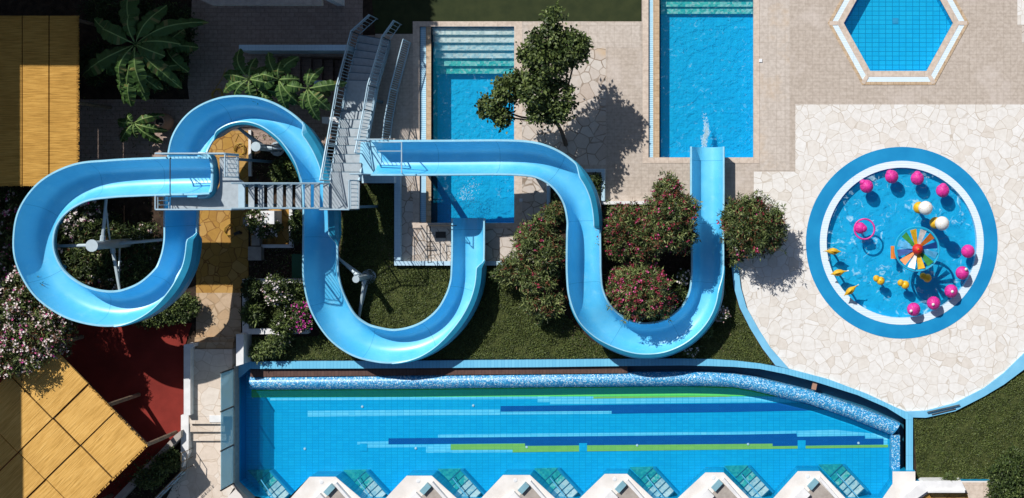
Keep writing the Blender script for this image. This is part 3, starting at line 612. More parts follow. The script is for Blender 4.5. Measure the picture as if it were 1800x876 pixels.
# railing at the lower path
t0 = thing('railing', U(318, 830), 'thin brown metal railing at the bottom left corner of the cream path', 'railing')
rl = [P(319, 797, .95), P(318, 829, .95), P(268, 880, .95), P(230, 918, .95)]
m = MB(); m.tube(rl, .02); m.tube([p-Vector((0, 0, .45)) for p in rl], .014); m.build('handrail', M['bronze'], t0)
for i, f in enumerate((0, .5, 1, 1.33, 1.66, 2, 2.5, 3)):
    a = rl[min(int(f), 2)]; b = rl[min(int(f), 2)+1]; p = a.lerp(b, f-min(int(f), 2)); m = MB(); m.tube([(p.x, p.y, .02), p], .014); m.build('post', M['bronze'], t0)
m = MB(); m.prism(pp([(316, 831), (320, 834), (226, 930), (222, 926)], .3), 0, .3); tag(m.build('kerb_wall', M['bluewhite']), 'narrow pale kerb under the brown railing', 'kerb')

# courtyard stairwell, walls and building slab at the top
t0 = thing('courtyard_stairs', U(540, 125, -1.2), 'dark stone stairs going down beside the blue topped wall at upper centre left', 'stairs')
m = MB(); m.wall(up(STAIRWELL), -1.5, .012); m.flat(up(STAIRWELL), -1.5); m.build('well', M['paver_grey'], t0)
for k in range(8):
    m = MB(); m.prism(up(rect(468.5+17*k, 99.5, 485+17*k, 149.5)), -1.49, -.16-.16*k); m.build('step', M['paver_grey'], t0)
m = MB(); m.prism(pp([(420, 79), (612, 79), (612, 89), (420, 89)], 1.0), -.0, 1.0); tag(m.build('parapet_wall', M['bluewhite']), 'long low wall with light blue top above the dark courtyard stairs', 'wall')
m = MB(); m.prism(pp([(552, 142), (572, 142), (572, 150), (552, 150)], .8), 0, .8); tag(m.build('wall_pier', M['bluewhite']), 'small pale blue wall pier above the banana leaves', 'wall')
m = MB(); m.prism(pp([(566, 206), (612, 206), (612, 217), (566, 217)], .7), 0, .7); tag(m.build('white_wall', M['white_wall']), 'short bright white wall behind the tower stair, beside banana leaves', 'wall')
t0 = thing('building', U(300, -350), 'hotel building just beyond the top left edge, its pale slab showing', 'building')
m = MB(); m.prism(up(rect(-700, -900, 490, -158)), 0, 9.7); m.build('wall', M['white_wall'], t0)
m = MB(); m.prism(pp([(352, -100), (565, -100), (565, 9), (372, 9), (352, 0)], 3.2), 3.0, 3.2); m.build('balcony_slab', M['concrete'], t0)
for x, y in ((380, -20), (550, -20), (380, -120), (550, -120)):
    m = MB(); q = P(x, y, 3); m.box((q.x, q.y, 1.5), (.25, .25, 3)); m.build('column', M['white_wall'], t0)
m = MB(); m.prism(up(rect(-700, -158, -60, 1000)), 0, 9.0); tag(m.build('building', M['white_wall']), 'building just beyond the left edge that shades the straw roofs', 'building')

# ---------------------------------------------------------------- straw roofs
t0 = thing('straw_canopy', P(60, 180, 0), 'straw mat canopy in long upright panels at the top left corner', 'canopy')
zz = 2.5
for x0, x1 in ((-60, -15), (-13, 38), (40, 85), (87, 137)):
    m = MB(); m.prism(pp([(x0, 28), (x1, 28), (x1, 327), (x0, 327)], zz), zz-.05, zz+random.Random(x0).uniform(-.01, .02)); m.build('straw_panel', M['straw'], t0)
m = MB()
for y in (34, 110, 180, 250, 320): m.prism(pp([(-60, y-2), (136, y-2), (136, y+2), (-60, y+2)], zz-.1), zz-.18, zz-.07)
m.build('rafter', M['dark_wood'], t0)
for x, y in ((130, 34), (130, 180), (130, 320), (-10, 34), (-10, 320)):
    m = MB(); q = P(x, y, zz); m.tube([(q.x, q.y, 0), (q.x, q.y, zz-.15)], .06, 8); m.build('post', M['wood'], t0)
t0 = thing('straw_canopy', P(120, 780, 0), 'tilted square straw mat canopy beside the red court at lower left', 'canopy')
O = Vector((258, 783)); uu = Vector((-.70, -.715)); vv = Vector((-.715, .70)); zz = 2.15
us = [0, 81, 148, 258]; vs = [0, 83, 168, 253, 338]; zz = 2.35; rr = random.Random(4)
for i in range(3):
    for j in range(4):
        g = 1.1; jog = [0, 2.5, 5][i]
        q = [O+uu*(us[i]+g)+vv*(vs[j]+g-(jog if j == 0 else 0)), O+uu*(us[i+1]-g)+vv*(vs[j]+g-(jog if j == 0 else 0)), O+uu*(us[i+1]-g)+vv*(vs[j+1]-g), O+uu*(us[i]+g)+vv*(vs[j+1]-g)]
        zt = zz+rr.uniform(-.01, .02)+.035*(j % 2)+.04*i
        m = MB(); m.prism(pp([(p.x, p.y) for p in q], zz), zt-.07, zt); m.build('straw_panel', M['straw_diag'], t0)
m = MB()
for a in vs[:4]:
    q = [O+vv*(a-2), O+vv*(a+2), O+vv*(a+2)+uu*258, O+vv*(a-2)+uu*258]; m.prism(pp([(p.x, p.y) for p in q], zz-.1), zz-.2, zz-.08)
m.build('rafter', M['dark_wood'], t0)
for a, b in ((2, 3), (100, 3), (250, 3), (2, 170), (100, 170), (250, 170)):
    p = O+uu*a+vv*b; q = P(p.x, p.y, zz); m = MB(); m.tube([(q.x, q.y, 0), (q.x, q.y, zz-.1)], .075, 8); m.build('post', M['wood'], t0)

def fringe(root, edges, z, mat, seed):
    r_ = random.Random(seed); m = MB()
    for a, b in edges:
        A_, B_ = P(*a, z), P(*b, z); d = (B_-A_).normalized(); o_ = Vector((d.y, -d.x, 0)); n = int((B_-A_).length/.022)
        for k in range(n):
            p = A_.lerp(B_, r_.random()); L = r_.uniform(.005, .045); q = (o_+d*r_.uniform(-.5, .5)).normalized()*L
            m.face([p-o_*.05-d*.008+Vector((0, 0, .012)), p-o_*.05+d*.008+Vector((0, 0, .012)), p+q+d*.005+Vector((0, 0, r_.uniform(-.05, .01))), p+q-d*.005+Vector((0, 0, r_.uniform(-.05, .01)))])
    tag(m.build('straw_fringe', mat, root), kind='stuff')
c1 = [o for o in bpy.data.objects if o.name.startswith('straw_canopy')]
fringe(c1[0], [((137, 327), (137, 28)), ((-60, 327), (137, 327)), ((137, 28), (-60, 28))][:2][::-1], 2.5, M['straw'], 1)
fringe(c1[0], [((137, 28), (137, 327))], 2.5, M['straw'], 2)
e = O+uu*258; fringe(c1[1], [((e.x, e.y), (O.x, O.y)), ((O.x, O.y), ((O+vv*338).x, (O+vv*338).y))], 2.40, M['straw_diag'], 3)

# ---------------------------------------------------------------- flumes
def catmull(pts, per=8):
    out = []; n = len(pts)
    for i in range(n-1):
        p0, p1, p2, p3 = (Vector(pts[max(i-1, 0)]), Vector(pts[i]), Vector(pts[i+1]), Vector(pts[min(i+2, n-1)]))
        for k in range(per):
            f = k/per
            out.append(.5*((2*p1)+(-p0+p2)*f+(2*p0-5*p1+4*p2-p3)*f*f+(-p0+3*p1-3*p2+p3)*f**3))
    out.append(Vector(pts[-1])); return out
DEP = .76
def dep(z): return .60+.16*min(1, max(0, (z-.25)/.9))
def flume(root, ctl, guards, name='flume'):
    """ctl: (px, py, width px, floor z); guards: (start px, end px, side, top_in px, dz, drop, taper0, taper1)"""
    sm = catmull([(x, y, w_*1.0, (z if z > 2.15 and ctl is Actl else max(.10+.25*min(z, .4), z-.14))*50) for x, y, w_, z in [c for c in ctl]], 8)
    ctr = []; n = len(sm)
    for s_ in sm:
        z = s_[3]/50; p = P(s_[0], s_[1], z+dep(z)); ctr.append((Vector((p.x, p.y)), s_[2]/50*(HC-z-dep(z))/HC, z, (s_[0], s_[1])))
    tang = []
    for i in range(n):
        a = ctr[max(i-1, 0)][0]; b = ctr[min(i+1, n-1)][0]; tang.append((b-a).normalized())
    # signed curvature, smoothed -> bank
    cur = [0]*n
    for i in range(1, n-1):
        ds = (ctr[i+1][0]-ctr[i-1][0]).length/2 or 1
        cur[i] = (tang[i-1].x*tang[i+1].y-tang[i-1].y*tang[i+1].x)/(2*ds)
    for _ in range(12): cur = [cur[0]]+[(cur[i-1]+cur[i]+cur[i+1])/3 for i in range(1, n-1)]+[cur[-1]]
    K = 16; m = MB(); rim = MB(); out = MB()
    def prof(i, t, off=0.0):
        c, wd, z, _ = ctr[i]; nn = Vector((-tang[i].y, tang[i].x))
        bank = max(-.10, min(.10, -cur[i]*.16))
        zz_ = z+dep(z)*(abs(t)**3.4)+bank*t-off
        x = t*wd/2*(1+.0); p = c+nn*x; return (p.x, p.y, zz_)
    for i in range(n):
        for k in range(K+1): m.v.append(prof(i, -1+2*k/K))
    for i in range(n-1):
        for k in range(K): a = i*(K+1)+k; m.f.append((a, a+K+1, a+K+2, a+1)); m.m.append(0)
    o1 = m.build(name, M['flume'], root, smooth=True)
    for i in range(n):
        for k in range(K+1):
            t = -1+2*k/K; c, wd, z, _ = ctr[i]; p = prof(i, t*1.0, .035); out.v.append((p[0]+(p[0]-c.x)*.05, p[1]+(p[1]-c.y)*.05, p[2]))
    for i in range(n-1):
        for k in range(K): a = i*(K+1)+k; out.f.append((a, a+1, a+K+2, a+K+1)); out.m.append(0)
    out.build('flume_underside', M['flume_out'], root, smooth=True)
    for s_ in (-1, 1):
        rim = MB()
        for i in range(n):
            c, wd, z, _ = ctr[i]; nn = Vector((-tang[i].y, tang[i].x)); p = Vector(prof(i, s_))
            e = Vector((nn.x*s_, nn.y*s_, 0))
            for q in (p-e*.012+Vector((0, 0, .0)), p-e*.006+Vector((0, 0, .028)), p+e*.045+Vector((0, 0, .028)), p+e*.062+Vector((0, 0, -.02)), p+e*.03+Vector((0, 0, -.07))): rim.v.append(tuple(q))
        for i in range(n-1):
            for k in range(4):
                a = i*5+k; f = (a, a+1, a+6, a+5) if s_ > 0 else (a, a+5, a+6, a+1); rim.f.append(f); rim.m.append(0)
        rim.build('rim', M['flume_rim'], root, smooth=False)
    # seams
    L = 0; nextL = 1.8; sms = MB()
    for i in range(1, n-1):
        L += (ctr[i][0]-ctr[i-1][0]).length
        if L > nextL:
            nextL += 2.1; i1 = i
            sms = MB()
            for k in range(K):
                t0_, t1_ = -1+2*k/K, -1+2*(k+1)/K; tt = Vector((tang[i].x, tang[i].y, 0))*.005
                a, b = Vector(prof(i, t0_, -.003)), Vector(prof(i, t1_, -.003)); sms.face([a-tt, a+tt, b+tt, b-tt])
                tt = tt*3; s0, s1 = 1.0, 1.0
                a, b = Vector(prof(i, t0_, .038)), Vector(prof(i, t1_, .038)); c3 = ctr[i][0]
                a2 = a+Vector(((a.x-c3.x)*.13, (a.y-c3.y)*.13, -.05)); b2 = b+Vector(((b.x-c3.x)*.13, (b.y-c3.y)*.13, -.05))
                sms.face([a2-tt, b2-tt, b2+tt, a2+tt]); sms.face([a-tt, b-tt, b2-tt, a2-tt]); sms.face([a+tt, a2+tt, b2+tt, b+tt])
            sms.build('joint_seam', M['seam'], root)
    def nearest(px): return min(range(n), key=lambda i: (ctr[i][3][0]-px[0])**2+(ctr[i][3][1]-px[1])**2)
    for (a, b, side, tin, dz, drop, tp0, tp1) in guards:
        i0_, i1_ = sorted((nearest(a), nearest(b))); g = MB(); N_ = i1_-i0_
        for i in range(i0_, i1_+1):
            f = (i-i0_)/N_; s0 = 1.0
            if tp0: s0 = min(s0, f/tp0)
            if tp1: s0 = min(s0, (1-f)/tp1)
            s0 = max(s0, 0.02); s0 = s0*s0*(3-2*s0)
            c, wd, z, _ = ctr[i]; nn = Vector((-tang[i].y, tang[i].x)); p = Vector(prof(i, side)); e = Vector((nn.x*side, nn.y*side, 0))
            b0 = p+e*.075-Vector((0, 0, drop*s0)); t1_ = p-e*(tin/50*s0-.05*(1-s0))+Vector((0, 0, dz*s0+.035))
            mid = p+e*(.085-.0)+Vector((0, 0, dz*s0*.5+.03))
            for q in (b0, p+e*.08+Vector((0, 0, .0)), mid.lerp(t1_, .35), t1_, t1_-e*.035+Vector((0, 0, -.012)), mid.lerp(t1_, .3)-e*.03, p-e*.012+Vector((0, 0, .01))): g.v.append(tuple(q))
        for i in range(N_):
            for k in range(6):
                q = i*7+k; mi = 2 if k in (3,) else (0 if k < 3 else 1)
                g.f.append((q, q+1, q+8, q+7) if side > 0 else (q, q+7, q+8, q+1)); g.m.append(mi)
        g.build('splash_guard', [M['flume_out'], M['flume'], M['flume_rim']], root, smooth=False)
    return ctr, tang
Actl = [(368, 309, 60, 3.32), (340, 309.5, 62, 3.3), (300, 310, 62, 3.25), (240, 312, 62, 3.17), (190, 315, 62, 3.08), (140, 322, 64, 3.0), (96, 345, 66, 2.92), (68, 380, 64, 2.84), (59, 420, 63, 2.76), (64, 458, 62, 2.68),
        (86, 497, 61, 2.6), (120, 524, 60, 2.52), (155, 538, 58, 2.46), (192, 543, 57, 2.4), (226, 538, 57, 2.34), (262, 522, 58, 2.27), (293, 494, 59, 2.2), (310, 462, 58, 2.13), (317, 425, 56, 2.06), (318, 380, 55, 1.98), (320, 330, 57, 1.9), (326, 285, 60, 1.82),
        (336, 248, 60, 1.76), (358, 218, 56, 1.70), (392, 199, 50, 1.64), (430, 194, 46, 1.58), (466, 202, 47, 1.53), (499, 222, 50, 1.47), (524, 248, 52, 1.41), (545, 283, 52, 1.35), (557, 320, 52, 1.28), (562, 360, 56, 1.2), (563, 400, 57, 1.1), (563, 450, 58, .98), (565, 492, 58, .80),
        (577, 535, 60, .62), (600, 573, 57, .50), (630, 596, 56, .41), (662, 606, 56, .35), (694, 609, 54, .31), (731, 602, 54, .28), (763, 586, 53, .265), (790, 561, 52, .255), (809, 530, 53, .245), (819, 500, 54, .24), (822, 470, 54, .235), (823, 430, 54, .225), (823, 384, 54, .20)]
Bctl = [(652, 278, 57, 2.25), (700, 278, 57, 2.18), (800, 277.5, 57, 2.03), (880, 277, 57, 1.92), (925, 279, 57, 1.85), (953, 285, 56, 1.8), (980, 299, 56, 1.72), (1003, 321, 57, 1.64), (1019, 350, 57, 1.55), (1026, 385, 56, 1.45), (1026, 415, 56, 1.36), (1026, 450, 57, 1.26), (1026.5, 482, 57, 1.16),
        (1030, 515, 57, 1.06), (1042, 546, 58, .96), (1062, 570, 57, .74), (1088, 587, 56, .56), (1117, 597, 56, .43), (1147, 598, 57, .35), (1174, 592, 57, .31), (1201, 577, 57, .285), (1224, 554, 56, .27), (1238, 526, 55, .255), (1243, 494, 53, .245), (1244, 450, 53, .235), (1243, 400, 54, .22), (1243.5, 350, 55, .21), (1243.5, 300, 55, .19), (1243.5, 258, 55, .16)]
rA = thing('water_slide', P(160, 430, 0), 'light blue open water slide winding from the left loop to the splash pool', 'water slide')
cA, tA = flume(rA, Actl, [((318, 408), (200, 543), -1, 9, .24, .32, .6, .06), ((350, 228), (556, 318), -1, 2, .10, .42, .1, .25), ((512, 234), (563, 430), 1, 9, .20, .30, .10, .08), ((822, 455), (690, 609), -1, 8, .20, .28, .5, .06)])
rB = thing('water_slide', P(1026, 430, 0), 'light blue open water slide with one U bend, ending in the tall landing pool', 'water slide')
cB, tB = flume(rB, Bctl, [((990, 308), (1026, 405), 1, 8, .2, .28, .25, .05), ((1244, 468), (1033, 525), -1, 5, .15, .3, .35, .12)])
# rounded start tub of the left slide
q = P(362, 309, 3.3); m = MB(); a = []
for k in range(13):
    an = -math.pi/2+math.pi*k/12; a.append((abs(math.cos(an))**.6*.38, math.copysign(abs(math.sin(an))**.6, math.sin(an))*.62))
for rr_, z in ((1.0, 3.28), (.98, 3.45), (1.02, 3.75), (1.05, 3.93), (1.16, 3.95), (1.26, 3.93), (1.28, 3.55)):
    for x, y in a: m.v.append((q.x+.02+x*rr_, q.y+y*(rr_ if rr_ < 1.03 else 1+(rr_-1)*.8), z)); 
for j in range(6):
    for k in range(12): b = j*13+k; m.f.append((b, b+13, b+14, b+1)); m.m.append(1 if j in (3, 4) else (0 if j < 3 else 2))
m.v.append((q.x, q.y, 3.28)); ci = len(m.v)-1
for k in range(12): m.f.append((ci, k, k+1)); m.m.append(0)
m.build('start_tub', [M['flume'], M['flume_rim'], M['flume_out']], rA, smooth=False)
def beam(mb_, a, b, r_=.05): mb_.tube([a, b], r_, 8)
def column(root, px, py, z, arms, rad=.13):
    q = P(px, py, z); m = MB(); m.tube([(q.x, q.y, 0), q], rad, 14); m.lathe(q, [(rad*1.35, 0), (rad*1.35, .03)], 14); m.lathe((q.x, q.y, 0), [(.26, 0), (.26, .03)], 12); m.build('column', M['galv'], root)
    for (x, y, zt, zc) in arms:
        e = P(x, y, zt); m = MB(); m.tube([(q.x, q.y, zc), e], .062, 8, r1=.045); s_ = Vector((q.x, q.y, zc-.55)); 
        f = Vector((q.x, q.y, zc)).lerp(e, .72); m.tube([s_, f], .032, 6)
        d = (e-Vector((q.x, q.y, zc))).normalized(); c_ = Vector((q.x, q.y, zc))+d*rad; m.tube([c_, c_+d*.16], .085, 8); m.build('arm', M['galv'], root)
    return q
column(rA, 162, 432, 3.3, [(84, 433, 2.58, 2.95), (188, 335, 2.90, 2.65), (213, 526, 2.16, 2.0), (306, 420, 1.74, 1.7)], .15)
column(rA, 450, 258, 2.0, [(396, 206, 1.36, 1.5), (531, 262, 1.1, 1.3)], .12)
column(rA, 626, 491, 1.5, [(580, 440, .74, 1.0), (628, 580, .20, .5)], .09)
for x, y, z in ((714, 277, 1.95), (912, 277, 1.62), (1026, 430, 1.1), (1117, 590, .22), (1243, 450, .10), (1243, 330, .08)): 
    q = P(x, y, z); m = MB(); m.tube([(q.x, q.y, -.02), (q.x, q.y, z+.02)], .11, 12); m.build('column', M['galv'], rB)

# ---------------------------------------------------------------- tower stair
tw = thing('slide_tower', P(600, 340, 0), 'grey metal tower stair with railings leading to both slide starts', 'tower stair')
ZL, ZP, ZM = 2.35, 3.6, 1.12   # landing, platform, mid landing heights
H1 = 1.08
def railing(a, b, name='railing', n=None, sub=4, mat=None, post=True, midrail=True, top_ext=0):
    """a, b = base points; vertical balusters, top and bottom rail"""
    a, b = Vector(a), Vector(b); upv = Vector((0, 0, H1)); L = (b-a).length; m = MB()
    m.tube([a+upv, b+upv], .026, 6); m.tube([a+upv*.12, b+upv*.12], .016, 5)
    if midrail: m.tube([a+upv*.84, b+upv*.84], .014, 5)
    n = n or max(2, int(L/.125))
    for k in range(1, n): p = a.lerp(b, k/n); m.tube([p+upv*.12, p+upv*.84], .012, 4, cap=False)
    np_ = max(1, round(L/1.2))
    for k in range(np_+1): p = a.lerp(b, k/np_); m.tube([p, p+upv], .022, 6)
    return m.build(name, mat or M['rail'], tw)
# left and right edge lines of the diagonal stair (base at tread level)
def LR(f, z):   # f 0..1 top to landing in image terms
    pass
Lp = [P(633, 62, 0), P(609, 155, ZM), P(602, 196, ZM), P(581, 318, ZL)]
Rp = [P(686, 72, 0), P(662, 155, ZM), P(655, 196, ZM), P(631, 318, ZL)]
def flight(La, Lb, Ra, Rb, z0, z1, nst):
    m = MB()
    for k in range(nst):
        f0, f1 = k/nst, (k+1)/nst; z = z0+(z1-z0)*(k+1)/nst
        a, b, c, d = La.lerp(Lb, f0), Ra.lerp(Rb, f0), Ra.lerp(Rb, f1+.04), La.lerp(Lb, f1+.04)
        m.prism([(p.x, p.y) for p in (a, b, c, d)], z-.04, z); e_ = (c-b).normalized()*.022
        m.prism([(p.x, p.y) for p in (a-e_*.3, b-e_*.3, b+e_, a+e_)], z-.05, z+.003, 1)
    m.build('treads', [M['tread'], M['riser']], tw)
flight(Lp[0], Lp[1], Rp[0], Rp[1], 0, ZM, 7); flight(Lp[2], Lp[3], Rp[2], Rp[3], ZM, ZL, 8)
m = MB(); m.prism([(p.x, p.y) for p in (Lp[1], Rp[1], Rp[2], Lp[2])], ZM-.05, ZM-.002); m.build('middle_landing', M['tread'], tw)
m = MB(); m.prism(pp([(580, 316), (632, 316), (631, 368), (578, 368)], ZL), ZL-.06, ZL-.002); m.build('landing', M['tread'], tw)
for E in (Lp, Rp):
    m = MB()
    for k in range(3):
        a, b = E[k], E[k+1]; d = (b-a).normalized(); nn = Vector((-d.y, d.x, 0)).normalized()*.025
        for s_ in (-1, 1): m.face([a+nn*s_+Vector((0, 0, -.16)), b+nn*s_+Vector((0, 0, -.16)), b+nn*s_+Vector((0, 0, .05)), a+nn*s_+Vector((0, 0, .05))])
        m.face([a-nn+Vector((0, 0, .05)), a+nn+Vector((0, 0, .05)), b+nn+Vector((0, 0, .05)), b-nn+Vector((0, 0, .05))])
    m.build('stringer', M['steel'], tw)
for k in range(3): railing(Lp[k], Lp[k+1])
railing(Rp[0], Rp[1]); railing(Rp[1], Rp[2]); railing(Rp[2], Rp[2].lerp(Rp[3], .62))
railing(P(631, 318, ZL), P(631, 368, ZL)); railing(P(631, 368, ZL), P(580, 368, ZL))
railing(Lp[0], P(664, 34, 0)); railing(Rp[0], P(706, 44, 0))
# horizontal flight to the top platform
NS = 9; a0, a1 = P(580, 323, ZL), P(430, 323, ZP); b0, b1 = P(580, 366, ZL), P(430, 366, ZP)
for i in range(NS):
    z = ZL+(ZP-ZL)*(i+1)/(NS+1); f0, f1 = i/NS, (i+.72)/NS
    x0 = a0.x+(a1.x-a0.x)*f0; x1 = a0.x+(a1.x-a0.x)*f1; m = MB(); m.prism([(x0, a0.y), (x1, a0.y), (x1, b0.y), (x0, b0.y)], z-.04, z); m.build('tread', M['tread'], tw)
for (p, q) in ((a0, a1), (b0, b1)):
    m = MB()
    for s_ in (-.03, .03): m.face([p+Vector((0, s_, -.2)), q+Vector((0, s_, -.2)), q+Vector((0, s_, .06)), p+Vector((0, s_, .06))])
    m.face([p+Vector((0, -.03, .06)), q+Vector((0, -.03, .06)), q+Vector((0, .03, .06)), p+Vector((0, .03, .06))]); m.build('stringer', M['steel'], tw)
    railing(p, q)
m = MB(); m.prism(pp([(300, 347), (366, 347), (380, 338), (386, 326), (386, 276), (419, 276), (419, 314), (430, 322), (430, 367), (300, 367)], ZP), ZP-.07, ZP); m.build('platform', M['tread'], tw)
railing(P(419, 274, ZP), P(419, 312, ZP)); railing(P(300, 272, ZP), P(419, 272, ZP)); railing(P(300, 368, ZP), P(430, 368, ZP)); railing(P(300, 345, ZP), P(300, 368, ZP))
m = MB(); m.tube([P(299, 278, 3.85), P(299, 278, 4.5), P(299, 342, 4.5), P(299, 342, 3.85)], .018, 6); m.build('start_bar', M['iron'], tw)
m = MB(); q = P(421, 320, ZP+.01); m.prism(pp([(419, 322), (430, 322), (430, 366), (419, 366)], ZP), ZP-.0, ZP+.006); m.build('platform_edge', M['rail'], tw)
# platform of the second slide
m = MB(); m.prism(pp([(634, 250), (670, 250), (670, 306), (631, 306)], 2.13), 2.06, 2.13); m.build('start_platform', M['flume_rim'], tw)
railing(P(640, 248, 2.24), P(690, 248, 2.24)); railing(P(632, 307, 2.24), P(652, 307, 2.24))
m = MB(); m.tube([P(706, 250, 2.5), P(706, 250, 3.4), P(706, 304, 3.4), P(706, 304, 2.5)], .022, 6); m.tube([P(665, 250, 3.3), P(706, 250, 3.4)], .018, 6); m.tube([P(665, 266, 3.3), P(706, 266, 3.4)], .014, 6); m.build('start_bar', M['rail'], tw)
for x, y, z in ((583, 364, ZL), (629, 364, ZL), (424, 362, ZP), (424, 326, ZP), (352, 362, ZP), (414, 280, ZP), (605, 176, ZM), (657, 176, ZM), (636, 300, 2.1)):
    q = P(x, y, z-.07); m = MB(); m.box((q.x, q.y, (z-.07)/2), (.09, .09, z-.07)); m.build('support_post', M['riser'], tw)
# fence between the tower and the splash pool
t0 = thing('metal_fence', P(700, 160), 'slanting light blue metal fence between the tower stair and splash pool', 'fence')
fp = [P(722, 76, 0), P(700, 160, 0), P(690, 215, 0), P(686, 252, 0)]
for k in range(3):
    a, b = fp[k], fp[k+1]; m = MB(); u_ = Vector((0, 0, 1.05))
    m.tube([a+u_, b+u_], .022, 6); m.tube([a+u_*.1, b+u_*.1], .03, 6)
    n = int((b-a).length/.075)
    for j in range(n+1): p = a.lerp(b, j/n); m.tube([p+u_*.1, p+u_], .010, 4, cap=False)
    m.tube([a, a+u_], .025, 6); m.build('fence_panel', M['rail'], t0)
# railing at lower left end of the splash pool
t0 = thing('pool_railing', P(765, 400), 'thin brown railing at the lower end of the splash pool, left of the slide mouth', 'railing')
for a, b in (((762, 396), (808, 396)), ((762, 396), (762, 424)), ((762, 424), (764, 460))):
    A_, B_ = P(*a, .0), P(*b, .0); m = MB()
    for z in (.95, .5): m.tube([A_+Vector((0, 0, z)), B_+Vector((0, 0, z))], .017, 6)
    n = max(2, int((B_-A_).length/.22))
    for j in range(n+1): p = A_.lerp(B_, j/n); m.tube([p, p+Vector((0, 0, .95))], .012, 5)
    m.build('rail_section', M['iron'], t0)
q = U(775, 413); m = MB(); m.box((q.x, q.y, .032), (.36, .22, .012)); tag(m.build('drain_grate', M['iron']), 'dark drain grate on the paving below the splash pool', 'drain grate')
q = U(1337, 107); m = MB(); m.box((q.x, q.y, .04), (.11, .11, .03)); tag(m.build('skimmer_lid', M['white_plastic']), 'tiny white square skimmer lid right of the tall landing pool', 'skimmer lid')
q = U(916, 352); m = MB(); m.box((q.x, q.y, .04), (.11, .11, .03)); tag(m.build('skimmer_lid', M['white_plastic']), 'tiny white square lid right of the splash pool under the straight slide', 'skimmer lid')
for y, x in ((165, 1132), (90, 1331), (125, 1331), (240, 1331)): pass
# slide water outflow foam and rails
def foam(cx, cy, n, sx, sy, z, label, seed, rmin=.01, rmax=.05, ang=0):
    r_ = random.Random(seed); m = MB()
    for k in range(n):
        u, v = r_.gauss(0, 1), r_.gauss(0, 1); x = cx+u*sx+math.sin(v*1.7+seed)*sx*.9; y = cy+v*sy; q = U(x, y); rr_ = r_.uniform(rmin, rmax)
        a0_ = r_.random()*6; pts = [(q.x+rr_*math.cos(a0_+j*1.05)*r_.uniform(.4, 1.5), q.y+rr_*1.5*math.sin(a0_+j*1.05)*r_.uniform(.4, 1.5)) for j in range(6)]
        m.face([(p[0], p[1], z+r_.uniform(0, .03)) for p in pts])
    o = m.build('foam', M['foam']); tag(o, kind='stuff'); o['label'] = label
foam(1240, 238, 700, 2.4, 13, -.08, 'white foam trail in the landing pool above the slide mouth', 3, .008, .026)
foam(825, 345, 260, 9, 14, -.08, 'churned foam in the splash pool above the slide mouth', 5, .006, .018)

# ---------------------------------------------------------------- play pool toys
def toyball(px, py, r_, zc, mats_, label, grp, cone=None, name='spray_ball', cap=None):
    q = P(px, py, zc); t0 = thing(name, (q.x, q.y, -.26), label, 'spray toy', grp)
    m = MB(); m.lathe((q.x, q.y, -.25), [(.05, 0), (.035, .05), (.03, zc+.25-r_*.8)], 10); m.build('stem', M['toy_'+mats_], t0)
    m = MB()
    for k in range(13): pass
    m.ball(q, r_, n=20, squash=.95); o = m.build('ball', M['toy_'+mats_], t0, smooth=True)
    # lengthwise ribs so that the shell does not look plain
    m = MB()
    for k in range(10):
        an = 2*math.pi*k/10; m.tube([(q.x+r_*1.0*math.cos(an)*math.sin(b*math.pi/10), q.y+r_*1.0*math.sin(an)*math.sin(b*math.pi/10), q.z+r_*.96*math.cos(b*math.pi/10)) for b in range(1, 8)], .008, 4)
    m.build('ribs', M['toy_'+mats_], t0)
    if cone:
        c = P(px+cone[0], py+cone[1], zc+.05); m = MB(); m.ball(c, cone[2], n=14); m.build('bud', M['toy_'+mats_], t0, smooth=True)
    if cap:
        m = MB(); c = Vector((q.x+cap[0], q.y+cap[1], q.z+r_*.93)); m.lathe(c, [(.045, -.01), (.055, .015), (.03, .04), (.004, .05)], 8); m.build('nozzle', M['toy_white'], t0)
    return t0
g1 = 'pink spray balls round the edge of the play pool'
for x, y, c, l in ((1523.5, 328, (-7, -7, .11), 'pink ball toy with separate small bud at upper left of the round pool'), (1567.5, 311, (-3.5, -6, .13), 'pink ball toy with bud, second from left along the top of the round pool'),
                   (1612.5, 314, (0, -6, .15), 'pink teardrop toy, third from left along the top of the round pool'), (1657, 335.5, (1, -6, .15), 'pink teardrop toy at the upper right edge of the round pool, by the white balls')):
    toyball(x, y, .235, .30, 'pink', l, g1, cone=c)
for x, y, cap, l in ((1701.5, 442, None, 'plain pink ball toy without nozzle at the right edge of the round pool'), (1691.5, 480, (.09, .14), 'pink ball toy with off centre white nozzle, second down the right edge'), (1672, 512, (0, 0), 'pink ball toy with big white nozzle, middle of the lower right row'),
                     (1641, 533, (-.05, -.03), 'pink ball toy with white nozzle half in wheel shadow, second from the bottom'), (1606, 544, (-.12, -.04), 'lowest pink ball toy at the bottom of the round pool')):
    toyball(x, y, .235, .34, 'pink', l, g1, cap=cap)
t0 = toyball(1512, 401, .20, .45, 'pink', 'pink ball toy with a large pink hoop, left of centre in the round pool', None, cone=(6, 1, .13), name='hoop_toy')
q = P(1519.5, 403, .5); m = MB(); m.tube([(q.x+.35*math.cos(k*math.pi/16), q.y+.35*math.sin(k*math.pi/16), .5) for k in range(33)], .03, 8); m.build('hoop', M['toy_pink'], t0)
